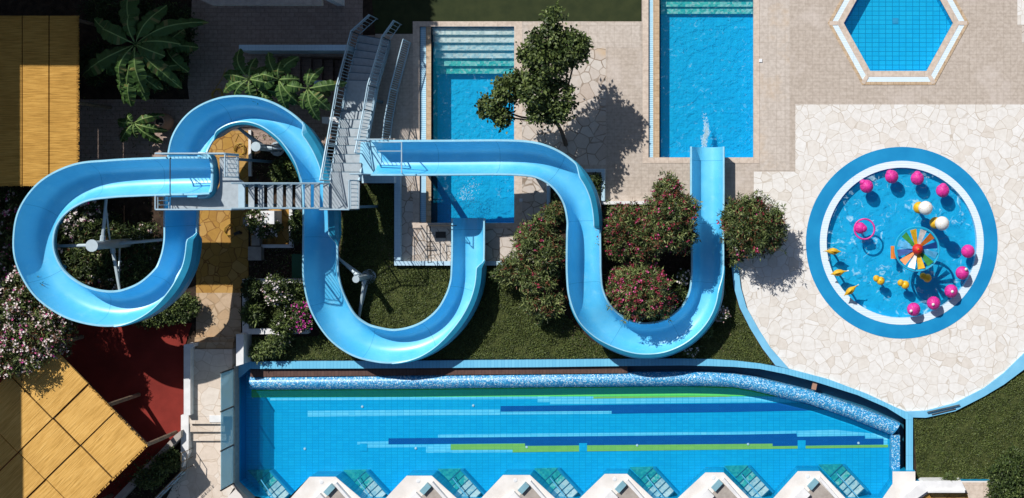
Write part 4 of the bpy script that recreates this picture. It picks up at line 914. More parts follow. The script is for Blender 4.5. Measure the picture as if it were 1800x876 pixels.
def fish(px, py, an, label):
    q = P(px, py, .42); t0 = thing('fish_toy', (q.x, q.y, -.26), label, 'spray toy', 'yellow fish toys on the left of the play pool')
    m = MB(); prof = [(-.29, .008, 0), (-.22, .03, 0), (-.12, .095, 0), (-.02, .12, 0), (.08, .10, 0), (.16, .055, 0), (.22, .025, 0), (.30, .012, .06)]
    d = Vector((math.cos(an), math.sin(an), 0)); nn = Vector((-d.y, d.x, 0)); i0 = 0
    for (x, r_, dz) in prof:
        for k in range(12):
            a = 2*math.pi*k/12; p = q+d*x+nn*(r_*math.cos(a))+Vector((0, 0, dz+r_*1.2*math.sin(a))); m.v.append(tuple(p))
    for j in range(len(prof)-1):
        for k in range(12): m.f.append((j*12+k, j*12+(k+1) % 12, (j+1)*12+(k+1) % 12, (j+1)*12+k)); m.m.append(0)
    m.build('body', M['toy_yellow'], t0, smooth=True)
    m = MB(); e = q+d*.30+Vector((0, 0, .06)); m.tube([e, e+d*.06], .02, 6); m.build('nozzle', M['toy_white'], t0)
    m = MB(); f = q+d*-.02; m.face([f+Vector((0, 0, .1)), f-d*.14+Vector((0, 0, .13)), f-d*.04+Vector((0, 0, .24))]); m.face([f+Vector((0, 0, .1)), f-d*.04+Vector((0, 0, .24)), f+d*.10+Vector((0, 0, .12))]); m.build('fin', M['toy_ochre'], t0)
    m = MB(); m.tube([(q.x, q.y, -.25), (q.x+.02, q.y, .1), (q.x, q.y, .36)], .035, 8); m.build('stem', M['toy_yellow'], t0)
fish(1464, 442, R(178), 'topmost of the three yellow fish toys at the left edge of the round pool')
fish(1474, 479.5, R(12), 'middle one of the three yellow fish toys at the left edge of the round pool')
fish(1495, 511, R(38), 'lowest of the three yellow fish toys, near the white ring')
def duck(px, py, an, label, s_=1.0):
    q = P(px, py, .32); t0 = thing('spotted_toy', (q.x, q.y, -.26), label, 'spray toy', 'yellow spotted toys in the lower play pool'); d = Vector((math.cos(an), math.sin(an), 0))
    m = MB(); m.ball(q, .15*s_, n=14); m.build('body', M['spotty'], t0, smooth=True)
    m = MB(); m.ball(q-d*.17*s_+Vector((0, 0, .02)), .12*s_, n=12); m.build('head', M['toy_yellow'], t0, smooth=True)
    m = MB(); m.tube([(q.x, q.y, -.25), (q.x, q.y, q.z-.1)], .04, 8); m.build('stem', M['toy_yellow'], t0)
duck(1548, 494, R(-30), 'yellow spotted toy at the lower left, alone beside the foam line')
duck(1591, 501, R(-25), 'yellow spotted toy at the lower centre, left of the wheel shadow')
duck(1630, 489, R(-25), 'yellow spotted toy lying in the shadow of the rainbow wheel')
for x, y, l in ((1627, 366, 'upper white speckled ball on a yellow ball in the round pool'), (1656, 393, 'lower white speckled ball on a yellow ball in the round pool')):
    q = P(x, y, .95); t0 = thing('white_ball_toy', (q.x, q.y, -.26), l, 'spray toy', 'white balls on yellow balls')
    m = MB(); m.ball((q.x-.16, q.y+.01, .55), .21, n=18); m.build('yellow_ball', M['toy_yellow'], t0, smooth=True)
    m = MB(); m.ball(q, .245, n=22); m.build('white_ball', M['speckled'], t0, smooth=True)
    m = MB(); m.tube([(q.x-.12, q.y, -.25), (q.x-.12, q.y, .5)], .06, 8); m.tube([(q.x-.12, q.y, .6), (q.x, q.y, .8)], .05, 8); m.build('stem', M['toy_sky'], t0)
# rainbow wheel
zw = 1.35; q = P(1612, 438, zw); t0 = thing('rainbow_wheel', (q.x, q.y, -.26), 'rainbow pinwheel fountain with a red hub and pale blue ring', 'wheel fountain')
m = MB(); m.lathe((q.x, q.y, -.25), [(.34, 0), (.30, .12), (.16, .2), (.10, .5), (.09, zw+.15)], 18); m.build('pedestal', M['toy_sky'], t0)
m = MB(); N = 48
ringp = [(.70, 0), (.71, .05), (.76, .06), (.78, .02), (.77, -.05), (.71, -.05)]
for k in range(N):
    a = 2*math.pi*k/N
    for r_, z in ringp: m.v.append((q.x+r_*math.cos(a), q.y+r_*math.sin(a), zw+z))
for k in range(N):
    for j in range(6): b = k*6; c = ((k+1) % N)*6; m.f.append((b+j, c+j, c+(j+1) % 6, b+(j+1) % 6)); m.m.append(0)
m.build('outer_ring', M['ring_blue'], t0)
cols = ['navy', 'orange', 'white', 'yellow', 'green', 'sky', 'navy', 'orange', 'white', 'yellow', 'green', 'sky']
for k in range(12):
    a = R(12+30*k); m = MB(); d = Vector((math.cos(a), math.sin(a), 0)); nn = Vector((-d.y, d.x, 0)); o_ = Vector((q.x, q.y, zw))
    p = [o_+d*.14+nn*.05+Vector((0, 0, .04)), o_+d*.14-nn*.05+Vector((0, 0, .0)), o_+d*.68-nn*.12+Vector((0, 0, .02)), o_+d*.68+nn*.12+Vector((0, 0, .13))]
    dn = Vector((0, 0, -.02)); m.face(p); m.face([x+dn for x in reversed(p)])
    for j in range(4): m.face([p[j], p[j]+dn, p[(j+1) % 4]+dn, p[(j+1) % 4]])
    m.build('blade', M['toy_'+cols[k]], t0)
    m = MB(); m.tube([o_+d*.1+Vector((0, 0, -.05)), o_+d*.66+Vector((0, 0, -.03))], .014, 5); m.build('spoke', M['toy_sky'], t0)
m = MB(); m.ball((q.x, q.y, zw+.12), .185, n=20); m.build('hub', M['toy_red'], t0, smooth=True)
m = MB(); m.lathe((q.x, q.y, zw+.29), [(.035, 0), (.02, .04), (.004, .06)], 8); m.build('hub_cap', M['toy_yellow'], t0)
q2 = P(1571, 444, .35); t0 = thing('orange_bucket', (q2.x, q2.y, -.26), 'small orange and white drum half hidden by the rainbow wheel', 'spray toy')
m = MB(); m.tube([(q2.x, q2.y-.22, .3), (q2.x, q2.y+.22, .3)], .10, 14); m.build('drum', M['toy_orange'], t0); m = MB(); m.tube([(q2.x, q2.y, -.25), (q2.x, q2.y, .24)], .04, 8); m.build('stem', M['toy_white'], t0)

# ---------------------------------------------------------------- small things in the garden
q = U(295, 216); t0 = thing('clay_pot', q, 'large terracotta urn with open mouth beside the small banana plant', 'pot')
m = MB(); m.lathe((q.x, q.y, 0), [(.16, 0), (.27, .12), (.31, .3), (.26, .5), (.17, .6), (.19, .66), (.21, .68), (.155, .68), (.14, .62)], 22); m.build('body', M['terracotta'], t0, smooth=True)
m = MB(); m.lathe((q.x, q.y, .60), [(.14, 0), (.14, .022)], 18); m.build('mouth', M['black'], t0)  # black disc paints the shade of the hollow urn
m = MB(); m.prism(pp([(458, 371), (482, 371), (482, 394), (458, 394)], .75), .02, .75); tag(m.build('white_box', M['white_plastic']), 'white topped cabinet under the tower stair, on the yellow paving', 'cabinet')
for (x0, y0, x1, y1, z, l) in ((427, 382, 439, 395, .35, 'small grey stone block left of the white flowers below the tower'), (442, 414, 456, 432, .3, 'dark square stone block below the white flowers'), (436, 434, 459, 458, .3, 'larger square stone slab at the corner of the dark planting bed')):
    m = MB(); m.prism(pp(rect(x0, y0, x1, y1), z), 0, z); tag(m.build('stone_block', M['concrete']), l, 'stone block')
m = MB(); m.prism(pp([(459, 430), (508, 430), (508, 366), (514, 366), (514, 436), (459, 436)], .16), 0, .16); tag(m.build('white_curb', M['white_wall']), 'white curb at the corner of the small yellow paved yard', 'curb')
m = MB(); m.prism(pp([(513, 447), (533, 447), (533, 489), (513, 489)], .35), 0, .35); tag(m.build('green_box', M['tarp']), 'flat dark green box beside the slide in the planting bed', 'box')
m = MB(); m.prism(pp([(1258, 504), (1272, 500), (1276, 516), (1262, 540)], .3), 0, .3); tag(m.build('green_box', M['tarp']), 'small green box right of the slide below the bush', 'box')
m = MB(); m.prism(pp([(436.5, 229), (441, 229), (441, 310), (436.5, 310)], .12), 0, .12); tag(m.build('kerb', M['white_wall']), 'narrow white kerb right of the yellow path inside the upper loop', 'kerb')
q = P(137, 400, .8); m = MB()
t0 = thing('round_table', (q.x, q.y, 0), 'small round blue grey table among white flowers inside the left loop', 'table')
m.lathe(q, [(.2, -.02), (.22, 0), (.2, .02)], 20, sx=1.1, sy=.8); m.build('table_top', M['steel'], t0); m = MB(); m.tube([(q.x, q.y, 0), (q.x, q.y, .78)], .03, 8); m.build('leg', M['steel'], t0)
q = P(418, 410, .3); t0 = thing('yard_tap', (q.x, q.y, 0), 'small dark standpipe tap on the yellow path beside a coiled hose', 'tap')
m = MB(); m.tube([(q.x, q.y, 0), (q.x, q.y, .35)], .05, 8); m.box((q.x, q.y, .36), (.22, .1, .08), .4); m.build('body', M['iron'], t0)
def hose(cx, cy, seed, label, tail):
    r_ = random.Random(seed); m = MB(); pts = []
    for k in range(64): an = k*.4; q = U(cx+(9+1.5*math.sin(k*.37))*math.cos(an), cy+(10+1.2*math.cos(k*.5))*math.sin(an), .03+.002*k); pts.append(q)
    pts += [U(x, y, .03) for x, y in tail]; m.tube(pts, .009, 5); tag(m.build('garden_hose', plainhose), label, 'hose')
plainhose = plain('yellow_hose', lin(.50, .32, .04), .6)
hose(407, 405, 2, 'coiled yellow garden hose on the yellow path below the platform', [(412, 398), (414, 406)])
hose(385, 167, 3, 'coiled yellow hose in shade above the upper loop', [(380, 155), (390, 140), (398, 120)])
hose(424, 262, 5, 'yellow garden hose inside the upper loop beside the white kerb', [(414, 250), (420, 236)])

# ---------------------------------------------------------------- plants
def leafq(m, p, d, n_, ln, wd, mi, bend=.25):
    """small pointed leaf of two faces, folded along the middle"""
    s_ = d.cross(n_).normalized(); tip = p+d*ln-n_*ln*bend; mid = p+d*ln*.5
    i = len(m.v); m.v += [tuple(p), tuple(mid+s_*wd*.5), tuple(tip), tuple(mid-s_*wd*.5)]
    m.f.append((i, i+1, i+2, i+3)); m.m.append(mi)
def pick(r_, ws):
    x = r_.random()*sum(ws)
    for i, w_ in enumerate(ws):
        x -= w_
        if x <= 0: return i
    return 0
def rdir(r_, upb=.4):
    while True:
        v = Vector((r_.uniform(-1, 1), r_.uniform(-1, 1), r_.uniform(-1, 1)))
        if .1 < v.length < 1: v.normalize(); v.z = v.z*.8+upb; return v.normalized()
def crown(blobs, n, ln, wd, ws, seed, clump=.16, per=14, fl=None, upb=.35, ros=False):
    """blobs: (world x, y, z, rx, ry, rz). returns leaf mesh builder and flower builder"""
    r_ = random.Random(seed); m = MB(); f = MB(); vol = [b[3]*b[4]+.02 for b in blobs]; nc = n//per
    for _ in range(nc):
        b = blobs[pick(r_, vol)]
        d = rdir(r_, .15); rad = r_.uniform(.45, 1.06) if r_.random() < .35 else r_.uniform(.82, 1.07)
        nv = noise.noise(Vector((b[0]+d.x*1.3, b[1]+d.y*1.3, d.z*1.3+seed))*1.7)
        rad *= 1+.30*nv
        c = Vector((b[0]+d.x*b[3]*rad, b[1]+d.y*b[4]*rad, b[2]+d.z*b[5]*rad)); mi0 = pick(r_, ws)
        for k in range(per):
            if ros and k: o_ = o0+Vector((r_.gauss(0, 1), r_.gauss(0, 1), r_.gauss(0, 1)))*.012; dd = (rdir(r_, .05)+d*.35+Vector((0, 0, .15))).normalized(); o_ = o_ if k % 8 else o1
            else: o_ = Vector((r_.gauss(0, 1), r_.gauss(0, 1), r_.gauss(0, .7)))*clump*.6; dd = (rdir(r_, .1)+d*.5).normalized()
            if k % 8 == 0: o0 = o1 = Vector((r_.gauss(0, 1), r_.gauss(0, 1), r_.gauss(0, .7)))*clump*.7
            n_ = (rdir(r_, .8)).normalized(); mi = mi0 if r_.random() < .7 else pick(r_, ws)
            leafq(m, c+o_, dd, n_, ln*r_.uniform(.7, 1.3), wd*r_.uniform(.7, 1.2), mi)
        if fl and r_.random() < fl[0] and d.z > -.1:
            for k in range(fl[2]):
                o_ = d*clump*r_.uniform(.4, 1.1)+Vector((r_.gauss(0, 1), r_.gauss(0, 1), r_.gauss(0, .5)))*fl[1]*1.1
                p = c+o_; rr_ = fl[1]*r_.uniform(.5, 1.0); a0_ = r_.random()*6
                i = len(f.v); f.v.append((p.x, p.y, p.z-rr_*.3))
                for j in range(5): a = a0_+j*1.2566; f.v.append((p.x+rr_*math.cos(a), p.y+rr_*math.sin(a), p.z+r_.uniform(0, .4)*rr_))
                mm = pick(r_, fl[3])
                for j in range(5): f.f.append((i, i+1+j, i+1+(j+1) % 5)); f.m.append(mm)
    return m, f
def bl(px, py, z, rx, ry, rz): p = P(px, py, z); s_ = (HC-z)/HC/50; return (p.x, p.y, z, rx*s_, ry*s_, rz)
def limbs(base, blobs, r0, seed, mat='bark'):
    r_ = random.Random(seed); m = MB(); b0 = Vector(base); top = Vector((sum(b[0] for b in blobs)/len(blobs), sum(b[1] for b in blobs)/len(blobs), 0))
    fork = b0.lerp(Vector((top.x, top.y, b0.z)), .35); fork.z = min(b[2] for b in blobs)*.45
    m.tube([b0, b0.lerp(fork, .5)+Vector((.03, .02, 0)), fork], r0, 9, r1=r0*.75)
    for b in blobs:
        e = Vector((b[0], b[1], b[2]+b[5]*.4)); mid = fork.lerp(e, .5)+Vector((r_.uniform(-.15, .15), r_.uniform(-.15, .15), -.1))
        m.tube([fork, mid, e], r0*.6, 7, r1=.02)
        for k in range(6):
            f_ = mid.lerp(e, r_.random()); g = f_+Vector((r_.uniform(-1, 1)*b[3], r_.uniform(-1, 1)*b[4], r_.uniform(.0, .8)*b[5]))*.75; m.tube([f_, g], .018, 5, r1=.006)
    return m
def bush(name, label, cat, blobs, n, ln, wd, ws, mats_, seed, fl=None, flm=None, base=None, r0=.06, grp=None, clump=.16, per=14, part='foliage'):
    b = base or (blobs[0][0], blobs[0][1], 0); t0 = thing(name, b, label, cat, grp)
    m, f = crown(blobs, n, ln, wd, ws, seed, clump, per, fl, ros=(mats_ is LO)); m.build(part, mats_, t0)
    if f.f: tag(f.build('flowers', flm, t0), kind='stuff')
    limbs(b, blobs, r0, seed).build('trunk' if cat == 'tree' else 'stems', M['bark'], t0)
    return t0
# tall tree between the pools
bb = [bl(975, 36, 3.1, 13.8, 19.8, .5), bl(958, 72, 3.1, 25.8, 19.8, .6), bl(1000, 88, 3.0, 27.5, 27.0, .6), bl(962, 112, 3.0, 32.7, 25.2, .7), bl(945, 158, 2.7, 27.5, 28.8, .7), bl(982, 176, 2.6, 22.4, 32.4, .6), bl(955, 200, 2.3, 22.4, 16.2, .5),
      bl(893, 158, 2.4, 20.6, 19.8, .5), bl(862, 188, 2.2, 22.4, 14.4, .4), bl(884, 206, 2.1, 12.0, 9.9, .3), bl(1018, 82, 2.9, 13.8, 18.0, .4), bl(912, 138, 2.5, 10.3, 10.8, .3), bl(928, 96, 2.9, 12.0, 10.8, .3)]
bush('broadleaf_tree', 'dark green broadleaf tree between the two rectangular pools', 'tree', bb, 13500, .12, .10, [3, 5, 3], LG, 11, base=U(995, 255, .02), r0=.08, clump=.15, per=10)
fr = [(.16), ]
RED = (.26, .036, 4, [5, 1]); redm = [M['f_red'], M['f_pink']]
def ol(label, blobs, n, seed, fl=RED, flm=redm, ws=(4, 5, 2.2, 1.8), base=None, cat='bush'):
    return bush('oleander_bush', label, cat, blobs, n, .15, .035, ws, LO, seed, fl, flm, base=base, r0=.07, grp='oleander bushes', clump=.15, per=16)
ol('tall narrow oleander bush between the splash pool and the bending slide, sparse red flowers', [bl(976, 374, 1.4, 13.5, 14.4, .4), bl(952, 402, 1.4, 21.6, 18.0, .5), bl(934, 430, 1.3, 21.6, 19.8, .5), bl(964, 440, 1.3, 21.6, 30.6, .5), bl(910, 468, 1.0, 21.6, 13.5, .4), bl(888, 482, .8, 16.2, 9.9, .3), bl(943, 488, 1.0, 32.4, 23.4, .5), bl(956, 528, .8, 27.0, 25.2, .4), bl(922, 410, 1.2, 9.0, 9.0, .3)], 24000, 21, fl=(.035, .045, 5, [5, 1]), base=U(965, 450))
ol('rounded oleander bush with red flowers against the right side of the bending slide', [bl(1100, 395, 1.6, 35.2, 29.9, .6), bl(1090, 420, 1.4, 28.2, 28.2, .6), bl(1128, 425, 1.4, 29.9, 26.4, .6)], 16000, 22, base=U(1115, 410))
ol('peaked oleander bush thick with red flowers, left of the straight end of the slide', [bl(1176, 340, 2.0, 19.8, 23.4, .5), bl(1180, 375, 2.0, 37.8, 30.6, .7), bl(1165, 405, 1.8, 34.2, 27.0, .7), bl(1192, 410, 1.7, 25.2, 27.0, .6)], 18000, 23, base=U(1180, 385))
ol('round oleander bush with many red flowers inside the right U bend', [bl(1125, 512, 1.3, 46.4, 39.6, .6), bl(1100, 500, 1.1, 29.2, 25.8, .5), bl(1150, 530, 1.0, 29.2, 25.8, .5), bl(1125, 490, 1.2, 34.4, 24.1, .5)], 20000, 24, fl=(.42, .04, 5, [4, 1]), base=U(1128, 508), ws=(3, 5, 4, 1.6))
ol('dark oleander bush standing on the edge of the stone terrace right of the slide', [bl(1318, 402, 1.4, 37.2, 40.9, .6), bl(1300, 385, 1.2, 24.2, 31.6, .5), bl(1345, 415, 1.1, 27.9, 26.0, .5), bl(1330, 365, 1.4, 13.0, 16.7, .3), bl(1360, 380, 1.3, 11.2, 13.0, .25), bl(1362, 400, .8, 13.0, 16.7, .35), bl(1290, 452, .4, 9.3, 7.4, .2)], 18000, 25, fl=(.06, .045, 5, [5, 1]), base=U(1322, 412), ws=(5, 4, 1.5, 1.2))
whm = [M['f_white'], M['f_pink'], M['f_pale'], M['f_magenta']]
ol('big oleander bush full of white and pink flowers above the tilted straw canopy', [bl(12, 560, 2.8, 50, 44, .7), bl(62, 585, 2.7, 52, 40, .7), bl(20, 620, 2.9, 44, 36, .7), bl(90, 565, 2.3, 34, 30, .5), bl(40, 510, 2.5, 34, 34, .6), bl(95, 598, 2.5, 24, 20, .4)], 24000, 26, fl=(.5, .042, 6, [5, 1.0, 4, .6]), flm=whm, base=U(55, 575), ws=(4, 4, 1.5, 1.6))
ol('shaded oleander bush with few pink flowers left of the left loop', [bl(10, 440, 1.3, 26, 44, .6), bl(14, 380, 1.0, 28, 36, .5), bl(20, 480, 1.4, 22, 30, .5)], 11000, 27, fl=(.22, .045, 5, [2, 1.5, 4, 1]), flm=whm, base=U(20, 430), ws=(6, 3, .6, 2))
ol('white flowering bush inside the top left of the left loop', [bl(132, 372, .9, 34, 24, .4), bl(110, 400, .8, 16, 34, .4)], 5500, 28, fl=(.45, .045, 6, [8, .2, 1, .1]), flm=whm, ws=(6, 3, .6, .4), base=U(150, 375))
ol('leafy green bush inside the middle of the left loop', [bl(175, 405, .8, 44, 26, .4), bl(150, 460, .7, 44, 34, .4), bl(215, 470, .7, 44, 34, .4), bl(250, 430, .6, 26, 34, .3)], 13000, 29, fl=(.05, .045, 4, [3, 0, 5, .2]), flm=whm, ws=(8, 3, .6, .3), base=U(190, 440))
gb = lambda label, blobs, n, seed, fl=None, flm=None, ws=(3, 4, 2), name='shrub', ln=.10, wd=.05: bush(name, label, 'shrub', blobs, n, ln, wd, ws, LG, seed, fl, flm, r0=.03, clump=.10, per=12, grp='small garden shrubs')
gb('low green hedge between the left loop and the red court', [bl(300, 548, .5, 38, 18, .3), bl(325, 538, .5, 20, 18, .3), bl(262, 560, .4, 26, 12, .25)], 6000, 31)
gb('round dark shrub at the upper left corner of the planter', [bl(443, 508, .5, 14, 13, .3)], 1600, 32, ws=(7, 2, .2))
gb('leafy upright plant at the left side of the planter', [bl(445, 550, .5, 14, 16, .3)], 1300, 33, ws=(3, 4, 2), ln=.16)
gb('white rose bush on the upper planter wall', [bl(487, 510, .8, 20, 22, .35), bl(500, 525, .7, 12, 14, .3)], 2600, 34, fl=(.28, .042, 3, [8, 0, 1, 0]), flm=whm)
gb('green shrub right of the white rose bush in the planter', [bl(520, 512, .5, 15, 14, .3)], 1400, 35, fl=(.06, .04, 3, [1, 0, 0, 0]), flm=whm)
gb('magenta bougainvillea in the planter beside the lower slide bend', [bl(530, 548, .7, 14, 16, .3), bl(528, 565, .6, 20, 12, .3)], 2200, 36, fl=(.4, .04, 5, [0, .6, .7, 6]), flm=whm)
gb('loose green shrub over the lower planter wall', [bl(497, 572, .7, 14, 18, .3), bl(500, 590, .5, 11, 10, .2)], 1700, 37, fl=(.15, .03, 3, [6, 0, 0, 0]), flm=whm, ln=.14)
gb('pale green shrub at the left end of the lower lawn strip', [bl(480, 608, .4, 18, 14, .25), bl(456, 618, .3, 14, 12, .2)], 1900, 38, ws=(1, 3, 5))
gb('white flowering shrub below the tower stair', [bl(452, 388, .6, 14, 18, .3), bl(470, 402, .6, 20, 12, .3)], 2200, 39, fl=(.35, .04, 4, [6, 0, 2, 0]), flm=whm)
gb('small white flowering plant inside the right U bend', [bl(1203, 487, .4, 10, 9, .2)], 600, 40, fl=(.4, .05, 3, [6, 0, 0, 0]), flm=whm)
gb('small green plant below the white flowers inside the right U bend', [bl(1195, 515, .4, 10, 9, .2)], 600, 41, fl=(.2, .04, 3, [2, 0, 0, 0]), flm=whm)
gb('small pale pink flowering plant right of the right U bend', [bl(1267, 553, .4, 8, 10, .2)], 500, 42, fl=(.8, .04, 5, [4, 0, 3, 0]), flm=whm)
gb('small green plant close under the right slide bend', [bl(1241, 583, .3, 8, 6, .15)], 400, 43, ws=(1, 3, 4))
gb('tiny white flowering plant above the blue ledge near the right bend', [bl(1214, 615, .3, 8, 7, .15)], 400, 44, fl=(.35, .04, 3, [6, 0, 0, 0]), flm=whm)
gb('shrub in the narrow bed beside the diagonal wall', [bl(290, 815, .5, 22, 14, .3), bl(262, 840, .4, 26, 16, .3), bl(300, 800, .4, 12, 12, .2)], 3600, 45)
gb('big dark shrub in the bottom right corner', [bl(1790, 830, .9, 44, 34, .5), bl(1775, 870, .8, 34, 30, .5)], 9000, 46, ws=(5, 4, 1), ln=.13)
gb('small green tuft spilling over the white wall at bottom right', [bl(1668, 842, .4, 8, 5, .12)], 400, 47, ws=(1, 4, 2))
gb('dark shrub in shade inside the upper loop', [bl(505, 298, .5, 26, 16, .3), bl(488, 305, .4, 10, 12, .3)], 2600, 48, ws=(4, 4, 1), ln=.12)
gb('small plant in the bed right of the bending slide', [bl(1043, 325, .4, 10, 16, .2)], 900, 49, ws=(5, 2, .4))
gb('plants at the foot of the slide beside the yellow yard', [bl(522, 400, .4, 9, 28, .25)], 1300, 50, ws=(5, 3, .6))
gb('dark shrubs in shade behind the big banana plant', [bl(300, 60, 1.0, 40, 50, .6), bl(290, 120, .8, 40, 34, .5), bl(170, 110, .7, 30, 34, .5), bl(210, 20, .8, 60, 30, .5)], 9000, 51, ws=(8, 2, 0), ln=.14)
gb('dark shrub in shade at the upper left below the straw canopy', [bl(15, 352, .8, 30, 18, .4), bl(170, 355, .3, 12, 8, .2)], 2500, 52, ws=(6, 3, .6))

# banana plants
def banana(label, cx, cy, zc, leaves, seed, ph=None):
    r_ = random.Random(seed); c = P(cx, cy, zc); t0 = thing('banana_plant', (c.x, c.y, 0), label, 'plant', 'banana plants')
    m = MB(); m.tube([(c.x, c.y, 0), (c.x+.03, c.y, zc*.5), (c.x, c.y, zc)], .12, 9, r1=.06); m.build('stem', M['stem'], t0)
    for (ang, L, W, lift) in leaves:
        a = R(ang+r_.uniform(-16, 16)); L *= r_.uniform(.78, 1.18); W *= r_.uniform(1.25, 1.6); d = Vector((math.cos(a), math.sin(a), 0)); s_ = Vector((-d.y, d.x, 0)); m = MB(); N_ = 18; tw_ = r_.uniform(-.9, .9); pet = .16
        rows = []
        for i in range(N_+1):
            f = i/N_; x = L*f; z = zc+lift*math.sin(min(1, f*1.25)*math.pi*.62)*.9-.55*L*f**2.4*r_.uniform(.96, 1.04); bx = math.sin(f*2.2)*tw_*L*.15
            wv = 0 if f < pet else W*(math.sin(math.pi*min(1, (f-pet)/(1-pet))**.85)**.5)*(1 if f < .98 else .25)
            cpt = c+d*x+s_*bx; cpt.z = z; rag = [1-(.35*r_.random() if r_.random() < .3 else .06*r_.random()) for _ in (0, 1)]
            rows.append([cpt+s_*wv*.5*rag[0]+Vector((0, 0, -.22*wv+.04*math.sin(i*2.1))), cpt+s_*.018, cpt+Vector((0, 0, .014)), cpt-s_*.018, cpt-s_*wv*.5*rag[1]+Vector((0, 0, -.22*wv+.04*math.cos(i*1.9)))])
        i0 = len(m.v)
        for rw in rows: m.v += [tuple(p) for p in rw]
        for i in range(N_):
            for k in range(4): q_ = i0+i*5+k; m.f.append((q_, q_+5, q_+6, q_+1)); m.m.append(1 if k in (1, 2) else (2 if r_.random() < .06 else 0))
        m.build('leaf', LB, t0)
banana('biggest banana plant with long dark leaves at the upper left', 238, 78, 2.6, [(118, 1.9, .48, .5), (68, 1.5, .40, .5), (30, 1.9, .36, .3), (175, 1.5, .46, .6), (200, 2.4, .44, .2), (212, 2.0, .4, .1), (-20, 1.0, .38, .4), (-62, 1.6, .34, .2), (-100, 1.5, .36, .3), (-118, 1.7, .38, .1), (100, 1.2, .3, .6), (240, 1.4, .36, .3), (-40, 1.7, .36, .1), (10, 1.6, .34, .3), (150, 1.7, .42, .4)], 1)
banana('smaller banana plant under the big one at upper left', 236, 122, 2.0, [(0, 1.2, .36, .3), (-75, 1.3, .4, .3), (-20, .8, .3, .5), (-140, 1.0, .34, .3), (-95, 1.1, .32, .3), (-60, .9, .34, .3), (-30, 1.1, .32, .2), (-160, 1.1, .32, .2), (-110, 1.3, .28, 0)], 2)
banana('shaded banana plant right of the biggest one at upper left', 292, 84, 1.6, [(60, 1.0, .36, .4), (110, .9, .34, .4), (-10, 1.0, .34, .3), (-60, .9, .36, .3), (-120, .8, .3, .3), (170, .8, .3, .3)], 7)
banana('low banana plant in front of the left and middle ones behind the loop', 466, 158, 1.7, [(80, .9, .34, .3), (20, .9, .34, .3), (140, .8, .32, .3), (-160, .8, .32, .2), (-20, .8, .3, .3), (-110, .6, .3, .2), (-60, .6, .3, .2)], 9)
banana('small banana plant beside the clay urn', 235, 217, .8, [(25, 1.0, .24, .3), (-5, 1.1, .22, .2), (-48, 1.0, .26, .1), (-130, 1.0, .26, .2), (160, .7, .24, .2), (120, .5, .2, .2), (-85, .6, .2, .1)], 3)
banana('left banana plant behind the top of the upper loop', 438, 140, 2.0, [(45, 1.0, .32, .3), (120, 1.0, .32, .4), (70, .9, .26, .3), (165, .9, .30, .3), (200, 1.0, .28, .2), (-20, .9, .28, .4), (20, .9, .26, .4), (-60, .8, .28, .2), (-130, .7, .26, .2)], 4)
banana('middle banana plant behind the top of the upper loop', 490, 140, 2.1, [(45, .9, .34, .3), (-80, .8, .34, .1), (130, 1.0, .30, .4), (80, .8, .28, .4), (-150, .9, .28, .2), (-100, .9, .28, .2), (10, .8, .26, .3), (-50, 1.0, .28, .2), (175, .8, .26, .4)], 5)
banana('right banana plant between the upper loop and the tower stair', 541, 156, 2.1, [(5, 1.1, .28, .3), (-35, 1.1, .30, .2), (-80, 1.0, .30, .2), (-120, .9, .26, .2), (100, .8, .26, .3), (160, .9, .28, .4), (50, .8, .24, .3)], 6)
# trees outside the frame at the top whose shade falls into the garden
bt = [(U(470, -260).x, U(470, -260).y, 6.5, 2.0, 1.6, 1.2), (U(505, -215).x, U(505, -215).y, 6.2, 1.5, 1.3, 1.0)]
bush('broadleaf_tree', 'round tree just beyond the top edge, shading the foot of the tower stair', 'tree', bt, 16000, .24, .2, [5, 4, 1], LG, 61, r0=.16, clump=.28, per=12)

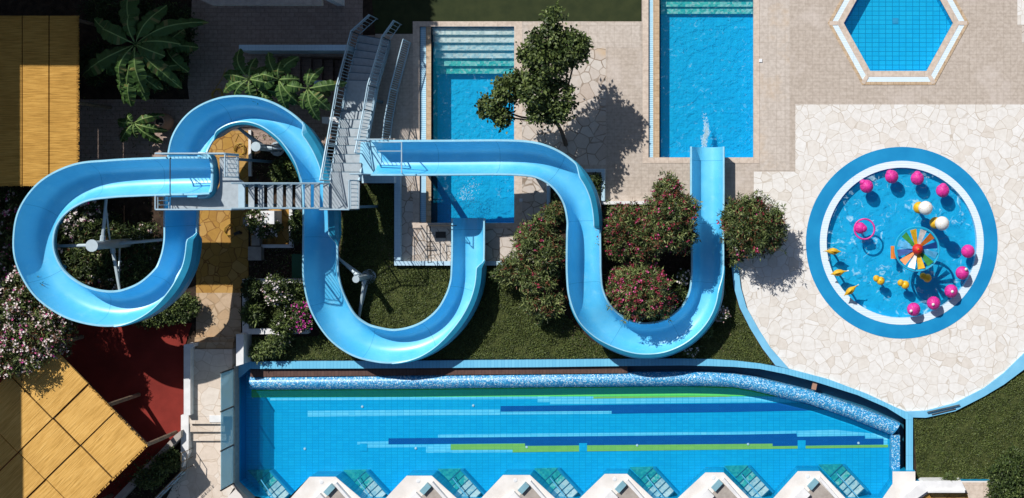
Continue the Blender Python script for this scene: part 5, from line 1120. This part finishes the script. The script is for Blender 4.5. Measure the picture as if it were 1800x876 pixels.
# lawns: low growing blades and clover, as many small leaves
r_ = random.Random(5); m = MB(); SK = [[(p[0], p[1]) for p in q] for q in ([(1362, 640), (1388, 648), (1330, 560), (1300, 500), (1298, 452), (1283, 452)],)]
def area(p): return abs(sum(p[i][0]*p[(i+1) % len(p)][1]-p[(i+1) % len(p)][0]*p[i][1] for i in range(len(p))))/2
for li, l in enumerate(LAWNS):
    l2 = [(min(x, 1830), min(y, 900)) for x, y in l]; A_ = area(l2)/2500; n = int(A_*2200); xs = [p[0] for p in l2]; ys = [p[1] for p in l2]; k = 0
    while k < n:
        x, y = r_.uniform(min(xs), max(xs)), r_.uniform(min(ys), max(ys)); k += inside(x, y, l2)*1 or 0
        if not inside(x, y, l2): continue
        nv = noise.noise(Vector((x*.035, y*.035, 0)))+.6*noise.noise(Vector((x*.12, y*.12, 3)))
        if nv < -.22 and r_.random() < .75: continue
        p = U(x, y, .01); h = .03+.04*max(0, nv+.4); mi = pick(r_, [3, 4, 1.5] if nv < .2 else [2, 4, 3])
        leafq(m, p+Vector((0, 0, h*r_.random())), rdir(r_, .3), rdir(r_, .9), r_.uniform(.03, .075), r_.uniform(.018, .035), mi)
tag(m.build('ground_cover', LL), kind='stuff')
print('leaf faces', len(m.f))
# litter and low weeds on the bare soil
m = MB(); r_ = random.Random(8)
for k in range(5200):
    x, y = r_.choice([(r_.uniform(590, 700), r_.uniform(370, 470)), (r_.uniform(1050, 1230), r_.uniform(360, 600)), (r_.uniform(985, 1060), r_.uniform(480, 630)), (r_.uniform(140, 345), r_.uniform(170, 330)), (r_.uniform(0, 340), r_.uniform(335, 565)), (r_.uniform(440, 535), r_.uniform(436, 490)), (r_.uniform(440, 580), r_.uniform(235, 310)), (r_.uniform(1215, 1285), r_.uniform(450, 628)), (r_.uniform(200, 318), r_.uniform(790, 880))])
    leafq(m, U(x, y, .0)+Vector((0, 0, r_.uniform(.0, .05))), rdir(r_, .1), rdir(r_, 1), r_.uniform(.04, .10), r_.uniform(.02, .05), pick(r_, [3, 2, 1, 3]))
tag(m.build('leaf_litter', LL+[M['wood']]), kind='stuff')
